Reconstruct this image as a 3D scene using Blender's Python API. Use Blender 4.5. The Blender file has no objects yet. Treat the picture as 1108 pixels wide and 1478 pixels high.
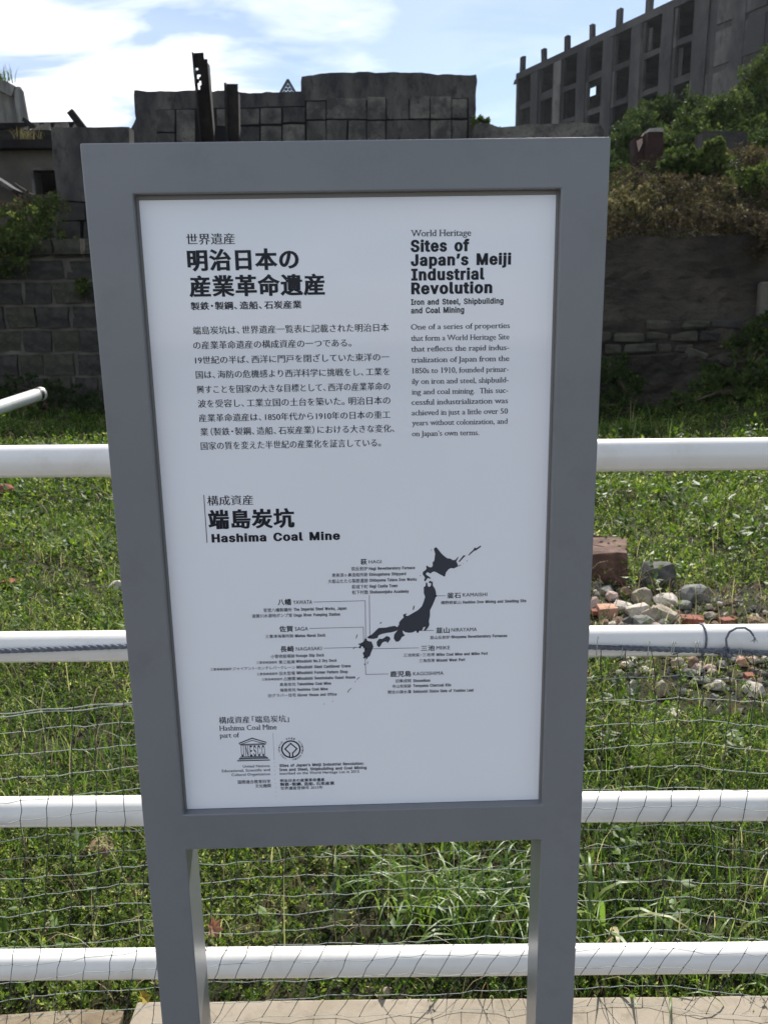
import bpy, bmesh, math, random
import numpy as np
from mathutils import Vector, Matrix, noise
from mathutils.geometry import tessellate_polygon, delaunay_2d_cdt

# ------------------------------------------------------------------ camera, sky, sun, exposure
S = bpy.context.scene
COL = S.collection
rad = math.radians
PITCH, ROLL, FPX = rad(12.77), rad(0.6), 1150.0
CAM = Vector((0, 0, 1.5))
FWD = Vector((0, math.cos(PITCH), -math.sin(PITCH)))
_r0, _u0 = Vector((1, 0, 0)), Vector((0, math.sin(PITCH), math.cos(PITCH)))
RIGHT = _r0 * math.cos(ROLL) - _u0 * math.sin(ROLL)
UP = _u0 * math.cos(ROLL) + _r0 * math.sin(ROLL)
cam_d = bpy.data.cameras.new('camera')
cam = bpy.data.objects.new('camera', cam_d)
COL.objects.link(cam)
m = Matrix.Identity(4)
for i, a in enumerate((RIGHT, UP, -FWD)):
    m[0][i], m[1][i], m[2][i] = a
m.translation = CAM
cam.matrix_world = m
cam_d.sensor_fit = 'VERTICAL'
cam_d.sensor_height = 36.0
cam_d.lens = FPX / 1478 * 36
cam_d.clip_start, cam_d.clip_end = 0.05, 5000
cam_d.dof.use_dof = True
cam_d.dof.focus_distance = 1.12
cam_d.dof.aperture_fstop = 15.0
S.camera = cam

SUN_EL, SUN_AZ = rad(42), rad(14)          # azimuth from +Y towards +X: the sun stands behind the scene
w = bpy.data.worlds.new('World')
S.world = w
w.use_nodes = True
nt = w.node_tree
nt.nodes.clear()
N = nt.nodes.new
L = nt.links.new
out = N('ShaderNodeOutputWorld')
sky = N('ShaderNodeTexSky')
sky.sky_type = 'NISHITA'
sky.sun_disc = False
sky.sun_elevation = SUN_EL
sky.sun_rotation = SUN_AZ
sky.air_density = 1.0
sky.dust_density = 0.3
bg = N('ShaderNodeBackground')
bg.inputs['Strength'].default_value = 0.05
L(sky.outputs[0], bg.inputs['Color'])
cl = N('ShaderNodeBackground')
cl.inputs['Color'].default_value = (0.91, 0.95, 1.0, 1)
cl.inputs['Strength'].default_value = CLOUD = 0.62
tc = N('ShaderNodeTexCoord')
sep = N('ShaderNodeSeparateXYZ')
L(tc.outputs['Generated'], sep.inputs[0])
def mth(op, a, b=None, c=None, clamp=False):
    n = N('ShaderNodeMath'); n.operation = op; n.use_clamp = clamp
    for i, v in enumerate((a, b, c)):
        if v is None: continue
        if isinstance(v, (int, float)): n.inputs[i].default_value = v
        else: L(v, n.inputs[i])
    return n.outputs[0]
zz = mth('ADD', mth('MAXIMUM', sep.outputs[2], 0.0), 0.22)
cmb = N('ShaderNodeCombineXYZ')
L(mth('DIVIDE', sep.outputs[0], zz), cmb.inputs[0])
L(mth('DIVIDE', sep.outputs[1], zz), cmb.inputs[1])
mp = N('ShaderNodeMapping')
mp.inputs['Rotation'].default_value = (0, 0, rad(75))
mp.inputs['Scale'].default_value = (0.8, 1.7, 1)
mp.inputs['Location'].default_value = (6.6, 9.1, 0)
L(cmb.outputs[0], mp.inputs[0])
n1 = N('ShaderNodeTexNoise')
n1.inputs['Scale'].default_value = 1.15
n1.inputs['Detail'].default_value = 9
n1.inputs['Roughness'].default_value = 0.52
n1.inputs['Distortion'].default_value = 0.35
L(mp.outputs[0], n1.inputs[0])
cr = N('ShaderNodeValToRGB')
cr.color_ramp.elements[0].position = 0.43
cr.color_ramp.elements[0].color = (0.10, 0.10, 0.10, 1)
cr.color_ramp.elements[1].position = 0.60
cr.color_ramp.elements[1].color = (1, 1, 1, 1)
L(mth('ADD', n1.outputs[0], mth('MULTIPLY', sep.outputs[0], -0.11)), cr.inputs[0])
n2 = N('ShaderNodeTexNoise')
n2.inputs['Scale'].default_value = 3.2
n2.inputs['Detail'].default_value = 8
n2.inputs['Distortion'].default_value = 0.6
L(mp.outputs[0], n2.inputs[0])
cr2 = N('ShaderNodeValToRGB')                              # thin and thick parts of the cloud
cr2.color_ramp.elements[0].position = 0.38
cr2.color_ramp.elements[0].color = (0.38, 0.48, 0.68, 1)
cr2.color_ramp.elements[1].position = 0.57
cr2.color_ramp.elements[1].color = (0.97, 0.98, 1.0, 1)
L(n2.outputs[0], cr2.inputs[0]); L(cr2.outputs[0], cl.inputs['Color'])
mx = N('ShaderNodeMixShader')
L(cr.outputs[0], mx.inputs[0]); L(bg.outputs[0], mx.inputs[1]); L(cl.outputs[0], mx.inputs[2])
L(mx.outputs[0], out.inputs['Surface'])

sun_d = bpy.data.lights.new('sun', 'SUN')
sun_d.energy = 3.7
sun_d.angle = rad(0.53)
sun_d.color = (1.0, 0.95, 0.87)
sun = bpy.data.objects.new('sun', sun_d)
COL.objects.link(sun)
sd = Vector((math.sin(SUN_AZ) * math.cos(SUN_EL), math.cos(SUN_AZ) * math.cos(SUN_EL), math.sin(SUN_EL)))
sun.rotation_euler = sd.to_track_quat('Z', 'Y').to_euler()
sun.location = (0, 0, 30)

S.view_settings.view_transform = 'Standard'
S.view_settings.look = 'None'
S.view_settings.exposure = 1.38
S.view_settings.gamma = 1.0
S.view_settings.use_curve_mapping = False
S.render.engine = 'CYCLES'
S.cycles.use_denoising = True
S.cycles.max_bounces = 6
S.cycles.transparent_max_bounces = 8

# ------------------------------------------------------------------ helpers
random.seed(7)
rng = np.random.default_rng(11)

def at(px, py, Y):
    """the point of the place seen at a pixel of the photograph, on the vertical plane Y metres ahead"""
    d = RIGHT * ((px - 554) / FPX) - UP * ((py - 739) / FPX) + FWD
    return CAM + d * (Y / d.y)

def on_ground(px, py, z=0.0):
    d = RIGHT * ((px - 554) / FPX) - UP * ((py - 739) / FPX) + FWD
    return CAM + d * ((z - CAM.z) / d.z)

def tag(o, label=None, cat=None, group=None, kind=None):
    if label: o['label'] = label
    if cat: o['category'] = cat
    if group: o['group'] = group
    if kind: o['kind'] = kind
    return o

def empty(name, loc=(0, 0, 0)):
    o = bpy.data.objects.new(name, None)
    o.location = loc
    COL.objects.link(o)
    return o

def link(name, me, mat=None, parent=None, loc=None):
    o = bpy.data.objects.new(name, me)
    COL.objects.link(o)
    if mat is not None and len(me.materials) == 0: me.materials.append(mat)
    if parent is not None:
        o.parent = parent
        o.location = -parent.location if loc is None else loc     # meshes are written in world coordinates
        if parent.parent is not None: o.location = (0, 0, 0) if loc is None else loc
    elif loc is not None: o.location = loc
    return o

def obj_bm(name, bm, mat=None, parent=None, smooth=False, loc=None):
    bmesh.ops.recalc_face_normals(bm, faces=bm.faces)
    me = bpy.data.meshes.new(name)
    bm.to_mesh(me); bm.free()
    if smooth:
        for p in me.polygons: p.use_smooth = True
    return link(name, me, mat, parent, loc)

def box_bm(c, s, bevel=0.0, jit=0.0, bm=None, rot=None, seg=1):
    bm = bm or bmesh.new()
    mt = Matrix.Translation(Vector(c)) @ (rot or Matrix.Identity(4)) @ Matrix.Diagonal((s[0], s[1], s[2], 1))
    r = bmesh.ops.create_cube(bm, size=1, matrix=mt)
    if jit:
        for v in r['verts']:
            v.co += Vector((random.uniform(-jit, jit), random.uniform(-jit, jit), random.uniform(-jit, jit)))
    if bevel:
        es = {e for v in r['verts'] for e in v.link_edges}
        bmesh.ops.bevel(bm, geom=list(es), offset=bevel, segments=seg, affect='EDGES', profile=0.6)
    return bm

def bar_bm(a, b, wx, wy, bm=None, bevel=0.0):
    """a square bar from a to b"""
    a, b = Vector(a), Vector(b)
    d = b - a
    q = d.to_track_quat('Z', 'Y').to_matrix().to_4x4()
    return box_bm((a + b) / 2, (wx, wy, d.length), bevel, bm=bm, rot=q)

def tube_bm(pts, r, sides=8, bm=None, caps=True, radii=None):
    bm = bm or bmesh.new()
    pts = [Vector(p) for p in pts]
    rings = []
    prev = None
    for i, p in enumerate(pts):
        a = pts[max(i - 1, 0)]; b = pts[min(i + 1, len(pts) - 1)]
        d = (b - a).normalized()
        if prev is None:
            ref = Vector((0, 0, 1)) if abs(d.z) < 0.9 else Vector((1, 0, 0))
            x = d.cross(ref).normalized()
        else:
            x = (prev - d * prev.dot(d)).normalized()
        prev = x
        y = d.cross(x)
        rr = radii[i] if radii else r
        rings.append([bm.verts.new(p + x * (math.cos(2 * math.pi * k / sides) * rr) + y * (math.sin(2 * math.pi * k / sides) * rr)) for k in range(sides)])
    for i in range(len(rings) - 1):
        for k in range(sides):
            bm.faces.new((rings[i][k], rings[i][(k + 1) % sides], rings[i + 1][(k + 1) % sides], rings[i + 1][k]))
    if caps:
        bm.faces.new(rings[0][::-1]); bm.faces.new(rings[-1])
    return bm

def slab_bm(poly, Y, thick, rough=0.0, bm=None, step=0.25):
    """outline (photo pixels, measured on the plane at Y) with real thickness; its edges are broken up by 'rough' metres"""
    bm = bm or bmesh.new()
    P = [at(x, y, Y) for x, y in poly]
    if rough:
        Q = []
        for i, a in enumerate(P):
            b = P[(i + 1) % len(P)]
            n = max(1, int((b - a).length / step))
            for k in range(n):
                p = a.lerp(b, k / n)
                v = noise.noise_vector(Vector((p.x * 2.1, p.z * 2.1, Y))) * rough + noise.noise_vector(Vector((p.x * 7, p.z * 7, Y))) * rough * 0.5
                Q.append(p + Vector((v.x, 0, v.z)))
        P = Q
    f = [bm.verts.new(p) for p in P]
    b = [bm.verts.new(p + Vector((0, thick, 0))) for p in P]
    n = len(P)
    bm.faces.new(f[::-1]); bm.faces.new(b)
    for i in range(n):
        bm.faces.new((f[i], f[(i + 1) % n], b[(i + 1) % n], b[i]))
    return bm

# ------------------------------------------------------------------ materials
def mat(name, col, rough=0.8, spec=0.3, metal=0.0, col2=None, scale=4.0, detail=6, bump=0.0, bscale=30.0, bdist=0.01, col3=None, p2=(0.4, 0.62), stretch=None, trans=None, attr=None, ramp=None):
    m = bpy.data.materials.new(name)
    m.use_nodes = True
    t = m.node_tree
    b = t.nodes['Principled BSDF']
    b.inputs['Roughness'].default_value = rough
    b.inputs['Specular IOR Level'].default_value = spec
    b.inputs['Metallic'].default_value = metal
    b.inputs['Base Color'].default_value = (*col, 1)
    nn, ll = t.nodes.new, t.links.new
    tcn = nn('ShaderNodeTexCoord')
    co = tcn.outputs['Object']
    if stretch:
        mpn = nn('ShaderNodeMapping'); mpn.inputs['Scale'].default_value = stretch
        ll(co, mpn.inputs[0]); co = mpn.outputs[0]
    csrc = None
    if col2:
        nz = nn('ShaderNodeTexNoise'); nz.inputs['Scale'].default_value = scale; nz.inputs['Detail'].default_value = detail
        nz.inputs['Roughness'].default_value = 0.62
        ll(co, nz.inputs[0])
        r = nn('ShaderNodeValToRGB')
        e = r.color_ramp.elements
        e[0].position, e[0].color = p2[0], (*col, 1)
        e[1].position, e[1].color = p2[1], (*col2, 1)
        ll(nz.outputs[0], r.inputs[0])
        csrc = r.outputs[0]
        if col3:
            nz2 = nn('ShaderNodeTexNoise'); nz2.inputs['Scale'].default_value = scale * 3.7; nz2.inputs['Detail'].default_value = 8
            nz2.inputs['Roughness'].default_value = 0.7
            ll(co, nz2.inputs[0])
            r2 = nn('ShaderNodeValToRGB')
            r2.color_ramp.elements[0].position = 0.52; r2.color_ramp.elements[1].position = 0.7
            ll(nz2.outputs[0], r2.inputs[0])
            mxn = nn('ShaderNodeMix'); mxn.data_type = 'RGBA'
            ll(r2.outputs[0], mxn.inputs['Factor']); ll(csrc, mxn.inputs['A']); mxn.inputs['B'].default_value = (*col3, 1)
            csrc = mxn.outputs['Result']
    if attr:
        an = nn('ShaderNodeAttribute'); an.attribute_name = attr
        r = nn('ShaderNodeValToRGB')
        r.color_ramp.elements[0].position, r.color_ramp.elements[0].color = ramp[0][0], (*ramp[0][1], 1)
        r.color_ramp.elements[1].position, r.color_ramp.elements[1].color = ramp[-1][0], (*ramp[-1][1], 1)
        for p, c in ramp[1:-1]:
            e = r.color_ramp.elements.new(p); e.color = (*c, 1)
        ll(an.outputs['Fac'], r.inputs[0])
        csrc = r.outputs[0]
    if csrc: ll(csrc, b.inputs['Base Color'])
    if bump:
        nb = nn('ShaderNodeTexNoise'); nb.inputs['Scale'].default_value = bscale; nb.inputs['Detail'].default_value = 8
        nb.inputs['Roughness'].default_value = 0.65
        ll(co, nb.inputs[0])
        bp = nn('ShaderNodeBump'); bp.inputs['Strength'].default_value = bump; bp.inputs['Distance'].default_value = bdist
        ll(nb.outputs[0], bp.inputs['Height']); ll(bp.outputs[0], b.inputs['Normal'])
    if trans:
        tr = nn('ShaderNodeBsdfTranslucent')
        mxs = nn('ShaderNodeMixShader'); mxs.inputs[0].default_value = trans
        if csrc:
            hs = nn('ShaderNodeHueSaturation'); hs.inputs['Value'].default_value = 1.5; hs.inputs['Saturation'].default_value = 1.1
            hs.inputs['Hue'].default_value = 0.49
            ll(csrc, hs.inputs['Color']); ll(hs.outputs[0], tr.inputs['Color'])
        else: tr.inputs['Color'].default_value = (*col, 1)
        ll(b.outputs[0], mxs.inputs[1]); ll(tr.outputs[0], mxs.inputs[2])
        ll(mxs.outputs[0], t.nodes['Material Output'].inputs[0])
    return m

M = {}
M['frame'] = mat('painted_grey_steel', (0.152, 0.160, 0.173), 0.28, 0.5, col2=(0.164, 0.172, 0.184), scale=4, col3=(0.142, 0.149, 0.160), bump=0.03, bscale=400, bdist=0.0004)
M['leg_in'] = M['frame']
M['panel'] = mat('white_print_panel', (0.745, 0.765, 0.815), 0.07, 0.5, col2=(0.73, 0.75, 0.80), scale=3)
M['gasket'] = mat('grey_gasket', (0.20, 0.195, 0.185), 0.6, 0.4)
M['ink'] = mat('black_ink', (0.010, 0.012, 0.020), 0.35, 0.25)
M['mapink'] = mat('dark_grey_ink', (0.040, 0.045, 0.060), 0.35, 0.25)
M['thin'] = mat('grey_ink', (0.09, 0.095, 0.11), 0.4, 0.4)
M['rail'] = mat('white_gloss_paint', (0.66, 0.65, 0.625), 0.28, 0.5, col2=(0.70, 0.69, 0.67), scale=3, col3=(0.60, 0.58, 0.54), bump=0.05, bscale=60, bdist=0.001)
M['rope'] = mat('grey_blue_rope', (0.10, 0.115, 0.145), 0.8, 0.2, col2=(0.16, 0.175, 0.20), scale=80)
M['net'] = mat('grey_green_net_sunlit', (0.30, 0.33, 0.30), 0.7, 0.2, col2=(0.40, 0.42, 0.39), scale=30)  # same cord as the next; paler colour holds the sunlight on cross strands
M['net_shaded'] = mat('net_cord_shaded', (0.045, 0.05, 0.048), 0.8, 0.2, col2=(0.07, 0.075, 0.07), scale=30)  # shade side of the hanging strands put into a darker colour
M['kerb'] = mat('pale_concrete', (0.215, 0.185, 0.142), 0.9, 0.2, col2=(0.26, 0.225, 0.18), scale=5, col3=(0.17, 0.145, 0.11), bump=0.3, bscale=90, bdist=0.004)
M['kerb2'] = mat('weathered_brown_concrete', (0.155, 0.12, 0.08), 0.95, 0.2, col2=(0.205, 0.17, 0.12), scale=7, col3=(0.10, 0.075, 0.055), bump=0.5, bscale=60, bdist=0.006)
M['paving'] = mat('pale_paving', (0.11, 0.105, 0.095), 0.9, 0.2, col2=(0.145, 0.137, 0.125), scale=2.5, bump=0.2, bscale=80, bdist=0.003)
M['soil'] = mat('dark_soil', (0.022, 0.024, 0.012), 1.0, 0.1, col2=(0.045, 0.042, 0.022), scale=6, bump=0.6, bscale=20, bdist=0.03)
M['terrace'] = mat('dry_earth', (0.07, 0.055, 0.035), 1.0, 0.1, col2=(0.05, 0.055, 0.025), scale=1.5, bump=0.6, bscale=8, bdist=0.1)
M['stone'] = mat('dark_wall_stone', (0.03, 0.028, 0.026), 0.9, 0.25, col2=(0.055, 0.051, 0.045), scale=3, bump=0.8, bscale=9, bdist=0.05)
M['stone2'] = mat('greenish_wall_stone', (0.036, 0.037, 0.028), 0.9, 0.25, col2=(0.066, 0.062, 0.047), scale=3.3, bump=0.8, bscale=9, bdist=0.05)
M['mortar'] = mat('pale_mortar', (0.08, 0.074, 0.064), 0.95, 0.2, col2=(0.125, 0.115, 0.098), scale=3, bump=0.4, bscale=20, bdist=0.02)
M['rockwall'] = mat('rough_dark_concrete', (0.036, 0.032, 0.028), 0.95, 0.15, col2=(0.072, 0.062, 0.050), scale=0.8, detail=12, col3=(0.024, 0.025, 0.020), bump=0.9, bscale=3.5, bdist=0.15, stretch=(1, 1, 1.8))
M['conc'] = mat('weathered_dark_concrete', (0.042, 0.041, 0.042), 0.92, 0.2, col2=(0.115, 0.108, 0.098), scale=1.6, detail=12, col3=(0.028, 0.027, 0.028), bump=1.0, bscale=7, bdist=0.09, p2=(0.40, 0.66), stretch=(1.0, 1.0, 0.45))
M['conc2'] = mat('patchy_concrete_infill', (0.055, 0.053, 0.052), 0.92, 0.2, col2=(0.165, 0.155, 0.135), scale=1.7, detail=12, col3=(0.05, 0.047, 0.044), bump=0.9, bscale=9, bdist=0.06, p2=(0.42, 0.64))
M['joint'] = mat('black_joint', (0.014, 0.014, 0.015), 0.95, 0.1)
M['brownwall'] = mat('dull_brown_render', (0.06, 0.054, 0.046), 0.92, 0.25, col2=(0.10, 0.09, 0.072), scale=0.8, bump=0.4, bscale=9, bdist=0.04)
M['bld'] = mat('blackened_building_concrete', (0.022, 0.022, 0.025), 0.9, 0.2, col2=(0.062, 0.060, 0.058), scale=0.22, detail=12, col3=(0.018, 0.018, 0.020), bump=0.5, bscale=1.2, bdist=0.2, stretch=(1, 1, 0.45))
M['plaster'] = mat('pale_weathered_plaster', (0.040, 0.040, 0.041), 0.9, 0.2, col2=(0.105, 0.102, 0.096), scale=0.3, detail=12, col3=(0.030, 0.030, 0.031), bump=0.3, bscale=1.5, bdist=0.1, stretch=(1, 1, 0.5))
M['tower'] = mat('streaked_grey_concrete', (0.10, 0.10, 0.097), 0.9, 0.25, col2=(0.20, 0.195, 0.18), scale=0.9, col3=(0.075, 0.075, 0.073), bump=0.3, bscale=3, bdist=0.1, stretch=(2.5, 1, 0.35))
M['rust'] = mat('dark_rusted_steel', (0.013, 0.012, 0.012), 0.9, 0.2, col2=(0.028, 0.023, 0.021), scale=5, bump=0.5, bscale=30, bdist=0.01)
M['rustred'] = mat('red_brown_rust', (0.026, 0.014, 0.013), 0.9, 0.2, col2=(0.05, 0.026, 0.022), scale=3, bump=0.5, bscale=12, bdist=0.03)
M['lattice'] = mat('dark_lattice_steel', (0.06, 0.065, 0.07), 0.7, 0.3)
M['timber'] = mat('charred_timber', (0.012, 0.011, 0.011), 0.95, 0.1, col2=(0.028, 0.026, 0.024), scale=2)
M['palestone'] = mat('pale_cap_stone', (0.20, 0.19, 0.165), 0.9, 0.2, col2=(0.28, 0.27, 0.24), scale=4, bump=0.3, bscale=10, bdist=0.03)
M['pvc'] = mat('white_pvc', (0.66, 0.66, 0.64), 0.4, 0.4, col2=(0.55, 0.54, 0.50), scale=4)
M['black'] = mat('black_rubber', (0.02, 0.02, 0.02), 0.6, 0.3)
RC = {  # rock colours
 'red': ((0.075, 0.042, 0.032), (0.13, 0.075, 0.055)), 'grey': ((0.11, 0.11, 0.10), (0.19, 0.19, 0.17)),
 'tan': ((0.22, 0.185, 0.14), (0.34, 0.30, 0.235)), 'pale': ((0.36, 0.32, 0.27), (0.50, 0.45, 0.385)),
 'pink': ((0.36, 0.26, 0.22), (0.46, 0.35, 0.30)), 'salmon': ((0.30, 0.165, 0.11), (0.42, 0.25, 0.175)),
 'brick': ((0.16, 0.058, 0.038), (0.25, 0.10, 0.066)), 'brown': ((0.13, 0.085, 0.055), (0.22, 0.15, 0.10)),
 'dark': ((0.06, 0.058, 0.052), (0.11, 0.105, 0.095))}
for k_, (a_, b_) in RC.items():
    M['r_' + k_] = mat(k_ + '_rubble', a_, 0.9, 0.25, col2=b_, scale=14, bump=0.7, bscale=55, bdist=0.006, p2=(0.42, 0.6))
LEAF = ((0.0, (0.012, 0.022, 0.005)), (0.3, (0.032, 0.066, 0.010)), (0.6, (0.088, 0.155, 0.022)), (0.85, (0.19, 0.25, 0.045)), (1.0, (0.36, 0.37, 0.16)))
M['leaf'] = mat('creeper_leaf', (0.05, 0.1, 0.02), 0.5, 0.28, attr='tone', ramp=LEAF, trans=0.46)
M['grass'] = mat('grass_blade', (0.05, 0.1, 0.02), 0.45, 0.4, attr='tone', ramp=((0.0, (0.022, 0.052, 0.010)), (0.5, (0.072, 0.145, 0.024)), (0.85, (0.17, 0.23, 0.06)), (1.0, (0.36, 0.32, 0.18))), trans=0.48)
M['shrub'] = mat('shrub_leaf', (0.05, 0.1, 0.02), 0.7, 0.08, attr='tone', ramp=((0.0, (0.012, 0.020, 0.009)), (0.4, (0.027, 0.045, 0.014)), (0.75, (0.062, 0.090, 0.024)), (1.0, (0.14, 0.165, 0.05))), trans=0.3)
M['dry'] = mat('dry_vine', (0.1, 0.08, 0.05), 0.8, 0.1, attr='tone', ramp=((0.0, (0.022, 0.018, 0.013)), (0.4, (0.050, 0.040, 0.026)), (0.6, (0.075, 0.064, 0.032)), (0.8, (0.12, 0.115, 0.045)), (1.0, (0.22, 0.20, 0.10))), trans=0.2)
M['drystem'] = mat('dead_stem', (0.1, 0.08, 0.05), 0.75, 0.15, attr='tone', ramp=((0.0, (0.06, 0.038, 0.02)), (0.6, (0.13, 0.095, 0.05)), (1.0, (0.25, 0.20, 0.12))), trans=0.15)
M['stem'] = mat('brown_stem', (0.07, 0.055, 0.035), 0.8, 0.2)
M['orange'] = mat('dry_orange_leaf', (0.26, 0.12, 0.07), 0.6, 0.3, col2=(0.34, 0.18, 0.11), scale=60, trans=0.3)
M['yellow'] = mat('yellow_leaf', (0.26, 0.20, 0.03), 0.6, 0.3, trans=0.3)
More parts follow.
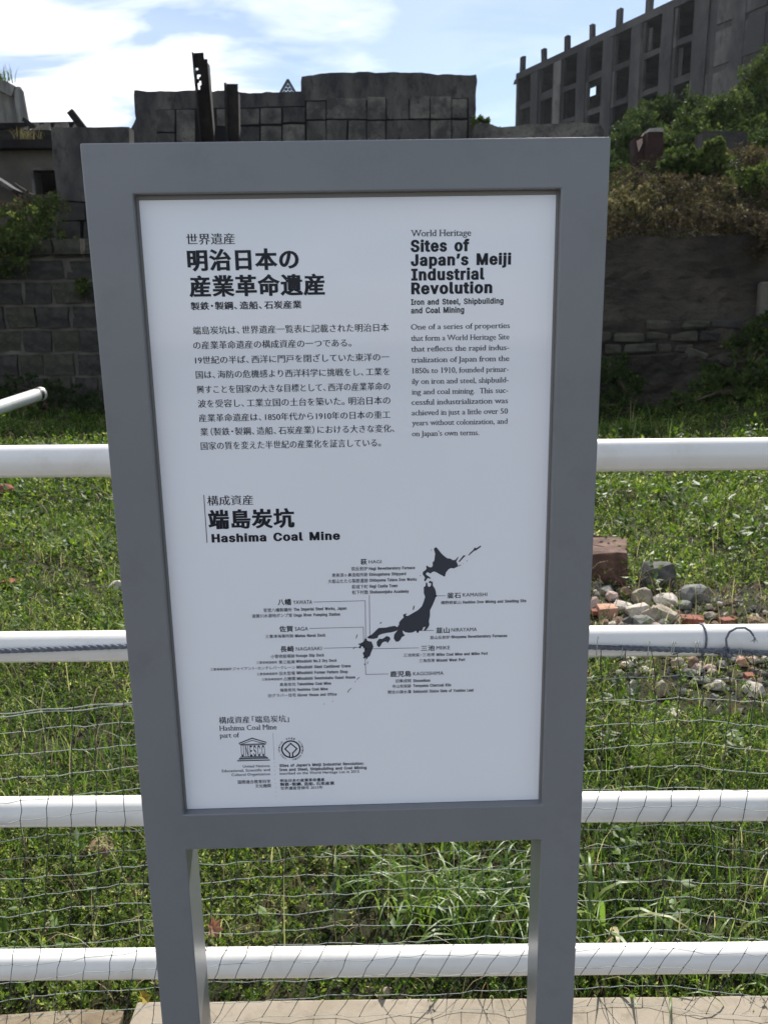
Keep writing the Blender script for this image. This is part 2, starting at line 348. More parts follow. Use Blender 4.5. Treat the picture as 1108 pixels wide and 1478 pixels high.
# x-left, x-right, z-bottom, z-top of each printed line, in millimetres on the sign face
TEXT = [
('世界遺産', 'm', -196.9, -138.4, 1705.8, 1718.9),
('明治日本の', 'h', -197.4, -62.3, 1675.9, 1700.4),
('産業革命遺産', 'h', -197.5, -31.8, 1645.4, 1669.9),
('製鉄・製鋼、造船、石炭産業', 'b', -196.9, -60.9, 1629.3, 1638.8),
('端島炭坑は、世界遺産一覧表に記載された明治日本', 'm', -196.4, 46.2, 1599.8, 1609.8),
('の産業革命遺産の構成資産の一つである。', 'm', -197.0, -1.0, 1581.9, 1591.9),
('19世紀の半ば、西洋に門戸を閉ざしていた東洋の一', 'm', -196.0, 46.2, 1563.8, 1573.6),
('国は、海防の危機感より西洋科学に挑戦をし、工業を', 'm', -196.4, 46.5, 1545.8, 1555.7),
('興すことを国家の大きな目標として、西洋の産業革命の', 'm', -196.5, 46.5, 1527.3, 1537.5),
('波を受容し、工業立国の土台を築いた。明治日本の', 'm', -196.4, 46.6, 1509.5, 1519.8),
('産業革命遺産は、1850年代から1910年の日本の重工', 'm', -196.4, 46.4, 1491.6, 1501.6),
('業（製鉄・製鋼、造船、石炭産業）における大きな変化、', 'm', -195.7, 51.3, 1473.9, 1484.1),
('国家の質を変えた半世紀の産業化を証言している。', 'm', -196.2, 33.8, 1455.7, 1466.2),
('World Heritage', 's', 74.4, 147.6, 1711.6, 1719.0),
('Sites of', 'H', 74.0, 145.8, 1694.2, 1707.0),
('Japan’s Meiji', 'H', 74.1, 197.1, 1677.8, 1690.4),
('Industrial', 'H', 74.5, 164.6, 1660.6, 1673.5),
('Revolution', 'H', 74.3, 174.3, 1644.3, 1657.2),
('Iron and Steel, Shipbuilding', 'B', 73.9, 188.3, 1631.3, 1637.7),
('and Coal Mining', 'B', 73.8, 139.7, 1621.1, 1627.8),
('One of a series of properties', 's', 73.6, 196.9, 1601.4, 1607.9),
('that form a World Heritage Site', 's', 73.5, 196.4, 1587.6, 1594.2),
('that reflects the rapid indus-', 's', 73.5, 196.5, 1574.5, 1581.1),
('trialization of Japan from the', 's', 73.6, 196.8, 1561.0, 1567.6),
('1850s to 1910, founded primar-', 's', 74.6, 196.4, 1547.6, 1554.3),
('ily on iron and steel, shipbuild-', 's', 73.9, 196.5, 1534.3, 1540.9),
('ing and coal mining.  This suc-', 's', 73.8, 196.3, 1521.2, 1527.9),
('cessful industrialization was', 's', 73.5, 196.2, 1508.1, 1514.9),
('achieved in just a little over 50', 's', 73.5, 196.3, 1494.8, 1501.6),
('years without colonization, and', 's', 73.5, 195.9, 1481.9, 1488.7),
('on Japan’s own terms.', 's', 73.7, 159.8, 1468.1, 1474.8),
('構成資産', 'm', -192.7, -133.2, 1382.7, 1396.1),
('端島炭坑', 'h', -193.1, -81.0, 1351.7, 1377.0),
('Hashima Coal Mine', 'H', -190.2, -21.9, 1333.6, 1344.0),
('萩', 'b', 3.8, 12.6, 1298.3, 1306.4),
('HAGI', 'r', 15.0, 31.8, 1299.8, 1304.2),
('萩反射炉', 'j', -8.4, 13.3, 1290.1, 1295.7),
('Hagi Reverberatory Furnace', 'B', 15.1, 76.1, 1290.7, 1294.6),
('恵美須ヶ鼻造船所跡', 'j', -34.4, 13.1, 1281.9, 1287.2),
('Ebisugahana Shipyard', 'B', 15.2, 64.0, 1282.6, 1286.5),
('大板山たたら製鉄遺跡', 'j', -40.0, 13.4, 1273.3, 1279.1),
('Ohitayama Tatara Iron Works', 'B', 15.2, 78.2, 1274.4, 1278.4),
('萩城下町', 'j', -8.5, 13.2, 1265.0, 1270.6),
('Hagi Castle Town', 'B', 15.1, 52.6, 1266.0, 1270.1),
('松下村塾', 'j', -8.3, 13.3, 1257.1, 1262.8),
('Shokasonjuku Academy', 'B', 15.3, 67.6, 1257.9, 1261.9),
('八幡', 'b', -108.0, -89.6, 1244.3, 1253.1),
('YAWATA', 'r', -87.3, -61.9, 1245.1, 1250.5),
('官営八幡製鐵所', 'j', -127.4, -89.5, 1235.0, 1240.4),
('The Imperial Steel Works, Japan', 'B', -87.1, -16.3, 1235.9, 1239.9),
('遠賀川水源地ポンプ室', 'j', -143.3, -89.2, 1227.2, 1232.5),
('Onga River Pumping Station', 'B', -87.4, -25.1, 1227.7, 1231.6),
('佐賀', 'b', -107.6, -89.0, 1206.3, 1214.9),
('SAGA', 'r', -86.5, -68.7, 1207.5, 1212.7),
('三重津海軍所跡', 'j', -126.6, -88.8, 1197.8, 1202.8),
('Mietsu Naval Dock', 'B', -86.7, -45.7, 1198.2, 1202.3),
('長崎', 'b', -107.4, -89.0, 1177.3, 1186.0),
('NAGASAKI', 'r', -86.3, -51.4, 1178.8, 1183.8),
('小菅修船場跡', 'j', -121.0, -88.3, 1168.6, 1173.9),
('Kosuge Slip Dock', 'B', -86.5, -48.4, 1169.5, 1173.5),
('三菱長崎造船所', 'j', -140.6, -112.5, 1160.8, 1164.7),
('第三船渠', 'j', -110.4, -88.4, 1160.1, 1165.3),
('Mitsubishi No.3 Dry Dock', 'B', -86.6, -31.5, 1161.3, 1165.2),
('三菱長崎造船所', 'j', -203.4, -174.7, 1152.6, 1156.4),
('ジャイアント・カンチレバークレーン', 'j', -173.1, -88.4, 1152.2, 1157.2),
('Mitsubishi Giant Cantilever Crane', 'B', -86.5, -12.8, 1152.7, 1156.8),
('三菱長崎造船所', 'j', -140.9, -112.5, 1144.0, 1147.9),
('旧木型場', 'j', -110.5, -88.9, 1143.4, 1148.9),
('Mitsubishi Former Pattern Shop', 'B', -86.6, -17.0, 1144.4, 1148.5),
('三菱長崎造船所', 'j', -134.7, -106.3, 1136.1, 1139.7),
('占勝閣', 'j', -104.6, -88.6, 1135.5, 1140.8),
('Mitsubishi Senshokaku Guest House', 'B', -86.7, -7.0, 1136.0, 1140.1),
('高島炭坑', 'j', -110.5, -88.6, 1127.2, 1132.3),
('Takashima Coal Mine', 'B', -86.7, -40.2, 1127.9, 1131.9),
('端島炭坑', 'j', -110.5, -89.0, 1119.0, 1124.1),
('Hashima Coal Mine', 'B', -87.0, -44.9, 1119.8, 1123.6),
('旧グラバー住宅', 'j', -127.1, -88.9, 1111.1, 1116.4),
('Glover House and Office', 'B', -86.9, -33.1, 1111.5, 1115.4),
('釜石', 'b', 118.7, 137.4, 1248.7, 1256.6),
('KAMAISHI', 'r', 139.9, 172.8, 1250.5, 1255.4),
('橋野鉄鉱山', 'j', 110.4, 137.7, 1240.2, 1245.1),
('Hashino Iron Mining and Smelting Site', 'B', 140.0, 225.7, 1240.7, 1244.6),
('韮山', 'b', 103.9, 122.3, 1199.0, 1207.4),
('NIRAYAMA', 'r', 124.7, 159.4, 1200.9, 1206.0),
('韮山反射炉', 'j', 95.8, 122.9, 1190.5, 1195.6),
('Nirayama Reverberatory Furnaces', 'B', 124.8, 200.7, 1191.3, 1195.3),
('三池', 'b', 83.4, 102.1, 1174.0, 1182.1),
('MIIKE', 'r', 104.4, 122.9, 1175.4, 1180.4),
('三池炭鉱・三池港', 'j', 59.4, 102.1, 1165.9, 1171.0),
('Miike Coal Mine and Miike Port', 'B', 104.4, 174.6, 1166.2, 1170.1),
('三角西港', 'j', 80.8, 102.0, 1157.3, 1162.3),
('Misumi West Port', 'B', 104.4, 143.8, 1157.8, 1161.8),
('鹿児島', 'b', 40.9, 69.8, 1137.0, 1145.6),
('KAGOSHIMA', 'r', 72.3, 114.2, 1138.3, 1143.4),
('旧集成館', 'j', 48.5, 69.7, 1128.3, 1133.4),
('Shuseikan', 'B', 72.3, 95.8, 1128.6, 1132.6),
('寺山炭窯跡', 'j', 43.4, 69.6, 1120.4, 1125.5),
('Terayama Charcoal Kiln', 'B', 72.3, 124.5, 1121.0, 1125.1),
('関吉の疎水溝', 'j', 37.4, 69.5, 1111.8, 1117.1),
('Sekiyoshi Sluice Gate of Yoshino Leat', 'B', 72.2, 155.7, 1112.4, 1116.5),
('構成資産「端島炭坑」', 'm', -196.9, -100.2, 1073.4, 1084.1),
('Hashima Coal Mine', 's', -197.1, -117.6, 1062.9, 1070.4),
('part of', 's', -197.3, -170.1, 1052.2, 1059.5),
('UNESCO', 'u', -168.8, -135.7, 1023.1, 1038.6),
('United Nations', 'r', -167.6, -130.2, 1005.4, 1009.3),
('Educational, Scientific and', 'r', -197.4, -130.0, 999.1, 1003.1),
('Cultural Organization', 'r', -184.1, -130.2, 992.7, 996.7),
('国際連合教育科学', 'j', -176.1, -130.2, 980.2, 986.0),
('文化機関', 'j', -152.1, -130.1, 973.4, 979.2),
('Sites of Japan’s Meiji Industrial Revolution:', 'B', -116.5, 1.9, 1005.0, 1009.1),
('Iron and Steel, Shipbuilding and Coal Mining', 'B', -116.8, 5.5, 998.5, 1002.6),
('inscribed on the World Heritage List in 2015', 'r', -116.7, -4.9, 992.7, 996.8),
('明治日本の産業革命遺産', 'b', -116.6, -54.1, 981.0, 986.0),
('製鉄・製鋼、造船、石炭産業', 'b', -116.9, -40.4, 974.9, 980.3),
('世界遺産登録年 2015年', 'j', -116.6, -56.8, 969.0, 974.1),
]
POLY = [[(101.7, 1318.7), (104.3, 1320.3), (106.6, 1317.7), (110.8, 1312.0), (114.1, 1308.5), (119.1, 1304.5), (123.3, 1304.0), (126.6, 1301.7), (129.9, 1302.1), (133.4, 1306.2), (134.1, 1305.5), (131.2, 1300.3), (131.6, 1298.6), (132.9, 1296.4), (133.1, 1293.8), (137.5, 1295.2), (137.6, 1294.5), (134.1, 1293.2), (130.8, 1291.7), (127.5, 1290.2), (124.1, 1291.0), (120.8, 1289.1), (117.4, 1285.0), (116.2, 1279.8), (114.9, 1279.2), (112.4, 1280.8), (108.2, 1283.1), (104.9, 1285.3), (101.6, 1286.7), (99.2, 1285.9), (96.6, 1283.8), (94.5, 1285.1), (92.4, 1285.8), (90.7, 1284.3), (91.1, 1282.2), (93.2, 1280.8), (96.1, 1278.6), (97.4, 1277.2), (95.3, 1276.8), (92.8, 1277.8), (91.5, 1275.6), (89.8, 1273.5), (88.6, 1273.1), (88.2, 1275.7), (89.4, 1277.8), (88.2, 1280.5), (86.3, 1282.7), (86.5, 1286.2), (89.9, 1288.7), (91.6, 1290.8), (90.9, 1294.5), (92.0, 1295.0), (94.9, 1292.9), (97.8, 1292.4), (99.8, 1294.6), (99.5, 1299.3), (101.8, 1301.4), (102.5, 1307.0), (103.1, 1311.3), (101.5, 1316.5)], [(134.1, 1299.8), (139.1, 1306.2), (140.7, 1308.3), (143.6, 1307.4), (141.2, 1305.5), (135.4, 1298.9)], [(147.0, 1308.2), (149.9, 1312.0), (153.6, 1315.3), (155.2, 1318.6), (157.7, 1317.4), (163.1, 1321.0), (164.1, 1319.6), (157.7, 1314.8), (154.8, 1314.0), (151.9, 1311.5), (147.8, 1307.6)], [(97.3, 1316.9), (97.9, 1317.1), (98.6, 1316.4), (98.1, 1315.7), (97.4, 1316.1)], [(144.7, 1300.7), (145.4, 1301.0), (146.0, 1300.3), (145.6, 1299.6), (144.8, 1299.9)], [(140.0, 1296.9), (140.4, 1297.1), (140.8, 1296.6), (140.5, 1296.2), (140.0, 1296.4)], [(82.5, 1281.7), (83.2, 1282.0), (83.8, 1281.3), (83.4, 1280.6), (82.6, 1281.0)], [(87.7, 1265.3), (90.0, 1266.5), (90.5, 1271.5), (92.3, 1271.0), (93.0, 1266.2), (95.3, 1265.1), (97.3, 1267.2), (97.6, 1270.3), (94.5, 1270.9), (94.5, 1272.5), (96.6, 1274.0), (98.3, 1272.4), (99.6, 1272.6), (99.8, 1267.1), (102.8, 1262.3), (104.3, 1256.4), (103.5, 1249.8), (101.0, 1243.3), (99.0, 1238.5), (95.9, 1232.2), (95.9, 1224.7), (94.3, 1216.7), (95.1, 1211.3), (92.5, 1206.5), (89.2, 1202.8), (87.4, 1204.0), (90.0, 1208.8), (86.9, 1208.3), (85.6, 1204.8), (83.6, 1203.0), (81.5, 1204.1), (80.0, 1200.4), (77.9, 1200.4), (77.2, 1203.7), (72.1, 1201.1), (67.0, 1200.7), (61.9, 1201.9), (58.6, 1204.7), (59.3, 1200.1), (61.9, 1197.3), (57.5, 1194.7), (55.4, 1190.7), (52.3, 1188.1), (49.0, 1188.7), (46.5, 1193.1), (47.4, 1199.0), (50.5, 1203.0), (51.8, 1204.9), (47.9, 1203.1), (42.8, 1201.9), (37.7, 1201.4), (30.6, 1200.0), (26.2, 1198.2), (24.4, 1194.2), (18.5, 1193.0), (12.1, 1194.0), (10.4, 1195.9), (17.3, 1199.8), (22.5, 1205.1), (26.4, 1208.7), (36.6, 1209.0), (40.4, 1210.0), (48.0, 1211.2), (51.8, 1209.2), (54.4, 1213.7), (53.7, 1215.0), (56.3, 1219.0), (60.4, 1222.9), (59.6, 1227.0), (64.7, 1228.7), (62.9, 1225.5), (66.0, 1224.9), (73.6, 1229.3), (80.0, 1233.1), (85.1, 1238.3), (87.6, 1244.9), (89.4, 1251.5), (87.7, 1256.8)], [(73.7, 1238.6), (75.2, 1239.6), (74.7, 1235.9), (73.6, 1232.8), (72.6, 1233.8)], [(28.3, 1216.2), (30.9, 1217.2), (29.8, 1215.1), (27.8, 1214.6)], [(23.2, 1188.5), (26.9, 1193.3), (30.4, 1192.7), (33.5, 1194.2), (36.6, 1196.8), (40.7, 1195.6), (42.1, 1192.4), (38.0, 1186.3), (37.0, 1188.7), (33.4, 1188.8), (30.8, 1187.2), (28.2, 1182.4), (26.1, 1180.8), (23.6, 1183.6)], [(-2.3, 1186.4), (1.8, 1187.4), (4.9, 1189.0), (7.5, 1192.2), (9.2, 1193.7), (10.5, 1191.0), (13.0, 1189.8), (16.6, 1189.2), (16.6, 1187.9), (17.5, 1185.9), (18.8, 1182.1), (17.4, 1178.3), (15.2, 1172.9), (13.8, 1168.6), (12.6, 1167.7), (11.0, 1167.0), (10.3, 1164.8), (8.2, 1163.5), (8.5, 1166.5), (7.0, 1167.7), (6.4, 1164.9), (4.1, 1165.8), (5.9, 1168.2), (5.0, 1169.9), (4.0, 1173.2), (6.6, 1175.3), (6.4, 1177.5), (7.2, 1179.1), (6.7, 1180.2), (4.1, 1179.7), (5.2, 1181.9), (2.7, 1183.0), (0.6, 1180.4), (-0.6, 1182.0), (0.7, 1184.7), (-0.8, 1185.3)], [(-3.2, 1200.0), (-2.2, 1199.7), (-4.2, 1194.1), (-5.0, 1194.5)], [(-5.7, 1182.6), (-5.3, 1181.9), (-8.6, 1178.8), (-9.4, 1179.4)], [(10.8, 1161.0), (11.3, 1160.6), (10.1, 1156.4), (9.5, 1156.8)], [(5.4, 1157.1), (6.4, 1157.5), (7.4, 1156.3), (6.7, 1155.3), (5.6, 1155.8)], [(-1.2, 1138.1), (-0.6, 1137.6), (-4.6, 1134.1), (-5.2, 1134.7)], [(-7.9, 1131.9), (-7.2, 1132.2), (-6.5, 1131.4), (-7.0, 1130.6), (-7.8, 1131.0)], [(-12.8, 1122.0), (-12.3, 1121.4), (-15.1, 1119.4), (-17.9, 1115.2), (-18.5, 1115.9), (-16.1, 1119.6)], [(-51.4, 1099.6), (-50.7, 1099.9), (-50.1, 1099.2), (-50.6, 1098.4), (-51.3, 1098.8)], [(-39.6, 1103.5), (-39.0, 1103.7), (-38.3, 1103.0), (-38.8, 1102.3), (-39.5, 1102.7)]]
LINES = [[(-196.5, 1396.7), (-196.5, 1333.3)], [(14.7, 1255.5), (14.2, 1196.3)], [(-59.6, 1247.7), (9.0, 1247.9), (8.5, 1192.7)], [(-66.5, 1210.3), (5.6, 1210.5), (5.7, 1183.5)], [(-48.5, 1181.4), (0.5, 1181.4)], [(103.8, 1252.5), (116.2, 1252.4)], [(79.0, 1203.4), (100.6, 1203.4)], [(8.0, 1178.9), (80.3, 1178.6)], [(7.2, 1167.4), (7.5, 1141.6), (38.6, 1141.6)]]
LOGO = [[(-170.62, 1043.12), (-152.63, 1050.34), (-133.72, 1043.6)], [(-168.85, 1041.25), (-152.8, 1046.99), (-135.7, 1041.59)], [(-170.25, 1041.29), (-133.82, 1041.54)], [(-168.68, 1039.96), (-134.83, 1040.01)], [(-169.68, 1022.07), (-134.77, 1022.08)], [(-171.45, 1020.03), (-132.97, 1020.21)], [(-172.48, 1018.5), (-131.64, 1018.6)], [(-174.5, 1016.21), (-130.1, 1016.2)]]
EMB = [(-99.39, 1032.24), (-98.93, 1043.12), (-107.11, 1033.76), (-101.28, 1026.58), (-101.57, 1019.81), (-91.56, 1033.31), (-97.98, 1026.48), (-98.26, 1019.71), (-87.14, 1031.89), (-100.16, 1014.01)]
DOTS = [(-123.23, 1056.71), (-123.51, 959.18)]

# ------------------------------------------------------------------ the information sign
sign = empty('information_sign')
sign.matrix_world = Matrix(((0.99977633, -0.02022304, -0.00618993, -0.02748087),
                            (0.02022314, 0.99979549, -0.00004842, 1.00346287),
                            (0.00618964, 0.00007677, 0.99998084, -0.1),
                            (0, 0, 0, 1)))
tag(sign, 'tall grey metal sign with a white bilingual panel about the coal mine', 'sign')
ZERO = (0, 0, 0)
HW, ST, TOP, OT, OB, LB, DEP = 0.3097, 0.0567, 1.8185, 1.7621, 0.9420, 0.886, 0.068
OH = HW - ST
def frame_bm():
    """welded frame: one outline with the panel opening cut out, standing on its two legs"""
    bm = bmesh.new()
    xs = (-HW, -OH, OH, HW); zs = (0.0, LB, OB, OT, TOP)
    cells = {(0, j) for j in range(4)} | {(2, j) for j in range(4)} | {(1, 1), (1, 3)}
    vv = {}
    def g(i, j, y):
        if (i, j, y) not in vv: vv[(i, j, y)] = bm.verts.new((xs[i], y, zs[j]))
        return vv[(i, j, y)]
    for (i, j) in cells:
        bm.faces.new((g(i, j, 0), g(i + 1, j, 0), g(i + 1, j + 1, 0), g(i, j + 1, 0)))
        bm.faces.new((g(i, j, DEP), g(i, j + 1, DEP), g(i + 1, j + 1, DEP), g(i + 1, j, DEP)))
        for (di, dj, e) in ((-1, 0, ((i, j), (i, j + 1))), (1, 0, ((i + 1, j), (i + 1, j + 1))), (0, -1, ((i, j), (i + 1, j))), (0, 1, ((i, j + 1), (i + 1, j + 1)))):
            if (i + di, j + dj) not in cells:
                (a, b), (c, d) = e
                bm.faces.new((g(a, b, 0), g(c, d, 0), g(c, d, DEP), g(a, b, DEP)))
    bmesh.ops.recalc_face_normals(bm, faces=bm.faces)
    sharp = [e for e in bm.edges if len(e.link_faces) == 2 and e.link_faces[0].normal.angle(e.link_faces[1].normal) > 0.5]
    bmesh.ops.bevel(bm, geom=sharp, offset=0.0018, segments=3, affect='EDGES', profile=0.5)
    return bm
obj_bm('frame', frame_bm(), M['frame'], sign, loc=ZERO)
PANEL = 0.013
panel = obj_bm('panel', box_bm((0, PANEL + 0.006, (OT + OB) / 2 - 0.0022), (OH * 2 - 0.0054, 0.012, OT - OB - 0.0050), 0.0004), M['panel'], sign, loc=ZERO)
bm = bmesh.new()
for s in (-1, 1):
    box_bm((s * (OH - 0.0014), PANEL + 0.004, (OT + OB) / 2), (0.0024, 0.012, OT - OB - 0.0006), bm=bm)
box_bm((0, PANEL + 0.0045, OT - 0.0024), (OH * 2 - 0.0058, 0.012, 0.0044), bm=bm)
obj_bm('gasket', bm, M['gasket'], sign, loc=ZERO)
bm = box_bm((0, 0.045, (OT + OB) / 2), (OH * 2 - 0.002, 0.03, OT - OB - 0.002))
obj_bm('back_plate', bm, M['frame'], sign, loc=ZERO)

# --- lettering: outlines of the built-in typeface, reshaped into the sign's heavy gothic, ming and roman faces
_fc = bpy.data.curves.new('type', 'FONT')
_plain_font = _fc.font
try:                                                       # Blender's own bundled interface typeface; the built-in one if it is not there
    import os
    _gothic = bpy.data.fonts.load(os.path.join(bpy.utils.resource_path('LOCAL'), 'datafiles', 'fonts', 'Inter.woff2'))
except Exception:
    _gothic = None
FACE = 0
def set_face(k):
    global FACE
    FACE = k if _gothic else 0
    _fc.font = _gothic if FACE else _plain_font
_fo = bpy.data.objects.new('type', _fc)
COL.objects.link(_fo)
_cc = {}
def _contours(txt):
    """closed outlines of a piece of type, as the typeface draws them"""
    _fc.body = txt
    dg = bpy.context.evaluated_depsgraph_get()
    cu = _fo.to_curve(dg)
    res = []
    for sp in cu.splines:
        bp = sp.bezier_points
        P = []
        n = len(bp)
        for i in range(n):
            p0, p3 = bp[i], bp[(i + 1) % n]
            a, b, c, d = p0.co, p0.handle_right, p3.handle_left, p3.co
            L_ = (d - a).length
            if L_ < 1e-7: continue
            e = (d - a) / L_
            flat = max(abs((b - a).cross(e).z), abs((c - a).cross(e).z)) < 0.002 * L_ + 1e-5
            P.append((a.x, a.y))
            if not flat:
                for k in (1, 2, 3):
                    t = k / 4; u = 1 - t
                    q = a * u ** 3 + b * 3 * u * u * t + c * 3 * u * t * t + d * t ** 3
                    P.append((q.x, q.y))
        Q_ = []
        for p in P:
            if not Q_ or math.hypot(p[0] - Q_[-1][0], p[1] - Q_[-1][1]) > 1e-4: Q_.append(p)
        if len(Q_) > 2 and math.hypot(Q_[0][0] - Q_[-1][0], Q_[0][1] - Q_[-1][1]) < 1e-4: Q_.pop()
        if len(Q_) > 2: res.append(Q_)
    _fo.to_curve_clear()
    return res
def _mesh(s):
    v = [p for c in _contours(s) for p in c]
    return v, None
def _area(c): return 0.5 * sum(c[i][0] * c[(i + 1) % len(c)][1] - c[(i + 1) % len(c)][0] * c[i][1] for i in range(len(c)))
def _inside(p, c):
    r = False
    for i in range(len(c)):
        (x0, y0), (x1, y1) = c[i], c[i - 1]
        if (y0 > p[1]) != (y1 > p[1]) and p[0] < (x1 - x0) * (p[1] - y0) / (y1 - y0) + x0: r = not r
    return r
_wc = {}
def _width(s):
    if (s, FACE) not in _wc:
        v, _ = _mesh(s)
        _wc[(s, FACE)] = max(q[0] for q in v) - min(q[0] for q in v)
    return _wc[(s, FACE)]
EM = _width('国国') - _width('国')
CAPS = {}
for k_ in (0, 1):
    set_face(k_)
    CAPS[FACE] = max(q[1] for q in _mesh('H')[0])
set_face(0)
_gc = {}
def cjk(c): return ord(c) > 0x2E7F or c in '・'
def clean_fill(C):
    """outlines that cross themselves or each other: split them where they cross and keep what lies inside any of them"""
    vs, es = [], []
    for q in C:
        o = len(vs); vs += [Vector(p) for p in q]
        es += [(o + i, o + (i + 1) % len(q)) for i in range(len(q))]
    V2, _e, F2, *_r = delaunay_2d_cdt(vs, es, [], 0, 1e-5)
    def wind(p):
        w_ = 0
        for q in C:
            for i in range(len(q)):
                (x0, y0), (x1, y1) = q[i - 1], q[i]
                if (y0 <= p[1]) != (y1 <= p[1]):
                    if x0 + (p[1] - y0) / (y1 - y0) * (x1 - x0) > p[0]: w_ += 1 if y1 > y0 else -1
        return w_
    tris = []
    for f in F2:
        c = sum((V2[i] for i in f), Vector((0, 0))) / len(f)
        if wind(c):
            a = sum(V2[f[i]].cross(V2[f[(i + 1) % len(f)]]) for i in range(len(f)))
            if abs(a) > 1e-9: tris.append(tuple(f) if a > 0 else tuple(f[::-1]))
    ed = {(f[i], f[(i + 1) % len(f)]) for f in tris for i in range(len(f))}
    acc = {}
    for a, b in ed:
        if (b, a) in ed: continue
        d = V2[b] - V2[a]
        if d.length < 1e-7: continue
        n = Vector((d.y, -d.x)).normalized()
        acc.setdefault(a, []).append(n); acc.setdefault(b, []).append(n)
    nn = []
    for i in range(len(V2)):
        if i in acc:
            m_ = sum(acc[i], Vector((0, 0))) / len(acc[i])
            m_ = m_ / max(m_.length_squared, 0.45)
            nn.append((m_.x, m_.y))
        else: nn.append((0, 0))
    return [(v.x, v.y) for v in V2], nn, tris
def glyph(c):
    """(contours with their outward normals, advance, raw contours) of one letter"""
    if (c, FACE) in _gc: return _gc[(c, FACE)]
    if c in ' \u3000':
        _gc[(c, FACE)] = ([], (0.28 if c == ' ' else 1) * EM, 0)
        return _gc[(c, FACE)]
    C = _contours(c)
    big = max(C, key=lambda q: abs(_area(q)))
    sg = 1 if _area(big) > 0 else -1
    dx = -0.225 * EM if c == '・' else (-0.4 * EM if c in '（「' else 0)
    res = []
    for q in C:
        hole = _area(q) * sg < 0
        ccw = _area(q) > 0
        if ccw == hole: q = q[::-1]                       # solid parts run counter-clockwise, holes clockwise
        n = len(q)
        nn = []
        for i in range(n):
            a, b, d = q[i - 1], q[i], q[(i + 1) % n]
            e0 = (b[0] - a[0], b[1] - a[1]); e1 = (d[0] - b[0], d[1] - b[1])
            l0, l1 = math.hypot(*e0), math.hypot(*e1)
            n0, n1 = (e0[1] / l0, -e0[0] / l0), (e1[1] / l1, -e1[0] / l1)
            sx, sy = (n0[0] + n1[0]) / 2, (n0[1] + n1[1]) / 2
            k = 1 / max(sx * sx + sy * sy, 0.45)
            nn.append((sx * k, sy * k))
        res.append(([(x + dx, y) for x, y in q], nn, hole))
    if cjk(c): adv = EM * {'、': 0.62, '。': 0.75, '・': 0.55}.get(c, 1.0)
    else: adv = _width('H' + c + 'H') - _width('HH')
    if c in '（「）」': adv = 0.58 * EM
    _gc[(c, FACE)] = (res, adv, clean_fill(C) if FACE else 0)
    return _gc[(c, FACE)]
STYLE = {  # outline growth x, y (em), tracking (em), serif
 'm': (0.013, -0.006, 0.0, False), 'h': (0.042, 0.024, 0.05, False), 'b': (0.024, 0.014, 0.02, False), 'j': (0.008, 0.006, 0.0, False),
 's': (0.010, -0.009, 0.0, True), 'H': (0.050, 0.026, 0.075, False), 'B': (0.034, 0.018, 0.05, False), 'r': (0.008, 0.006, 0.02, False), 'u': (0.0, 0.012, 0.12, False)}
NSER = [0]
def line_mesh(txt, style, xl, xr, zb, zt, V, F):
    gx, gy, track, serif = STYLE[style]
    jp = any(cjk(c) for c in txt)
    set_face(1 if style in 'HBu' else 0)
    verts, faces, x = [], [], 0.0
    for c in txt:
        res, adv, cf = glyph(c)
        if cf:
            o = len(verts)
            verts += [(x + px + nx * gx * EM, py + ny * gy * EM) for (px, py), (nx, ny) in zip(cf[0], cf[1])]
            faces += [tuple(i + o for i in t) for t in cf[2]]
            x += adv + track * EM
            continue
        # the outline is filled as drawn, then its points are moved out or in
        solids = [r_ for r_ in res if not r_[2]]
        holes = [r_ for r_ in res if r_[2]]
        for q in solids:
            loops = [q] + [h for h in holes if _inside(h[0][0], q[0])]
            o = len(verts)
            for pts_, nn, _h in loops:
                verts += [(x + px + nx * gx * EM, py + ny * gy * EM) for (px, py), (nx, ny) in zip(pts_, nn)]
            faces += [tuple(i + o for i in t) for t in tessellate_polygon([[Vector((p[0], p[1], 0)) for p in l[0]] for l in loops])]
        if serif and c.isalnum() and not cjk(c):
            for q, nn, hole in res:
                for i in range(len(q)):
                    (ax, ay), (bx, by) = q[i], q[(i + 1) % len(q)]
                    l = abs(ax - bx)
                    up_ = bx < ax                                  # solid lies below a line that runs to the left
                    if abs(ay - by) < 0.004 and 0.05 * EM < l < 0.16 * EM and ((not up_ and abs(ay) < 0.012) or (up_ and ay > 0.42 * EM)):
                        s_ = -1 if up_ else 1
                        x0, x1 = min(ax, bx) - 0.08 * EM, max(ax, bx) + 0.08 * EM
                        if up_ and c not in 'HIVUWMNYKXTvwxy': x1 = max(ax, bx)
                        if up_ and c in 'tf': x0 = min(ax, bx)
                        o = len(verts)
                        h = 0.04 * EM; NSER[0] += 1
                        verts += [(x + x0, ay), (x + x1, ay), (x + x1, ay + s_ * h), (x + x0, ay + s_ * h)]
                        faces.append((o, o + 1, o + 2, o + 3))
        x += adv + track * EM
    x0 = min(v[0] for v in verts); x1 = max(v[0] for v in verts)
    if jp: b, t = -0.075 * EM, 0.86 * EM
    else:  b, t = 0.0, CAPS[FACE]
    kx = (xr - xl) / (x1 - x0); kz = (zt - zb) / (t - b)
    o = len(V)
    for (a, c_) in verts:
        V.append(((xl + (a - x0) * kx) / 1000, PANEL - 0.0003, (zb + (c_ - b) * kz) / 1000))
    F += [tuple(i + o for i in q) for q in faces]

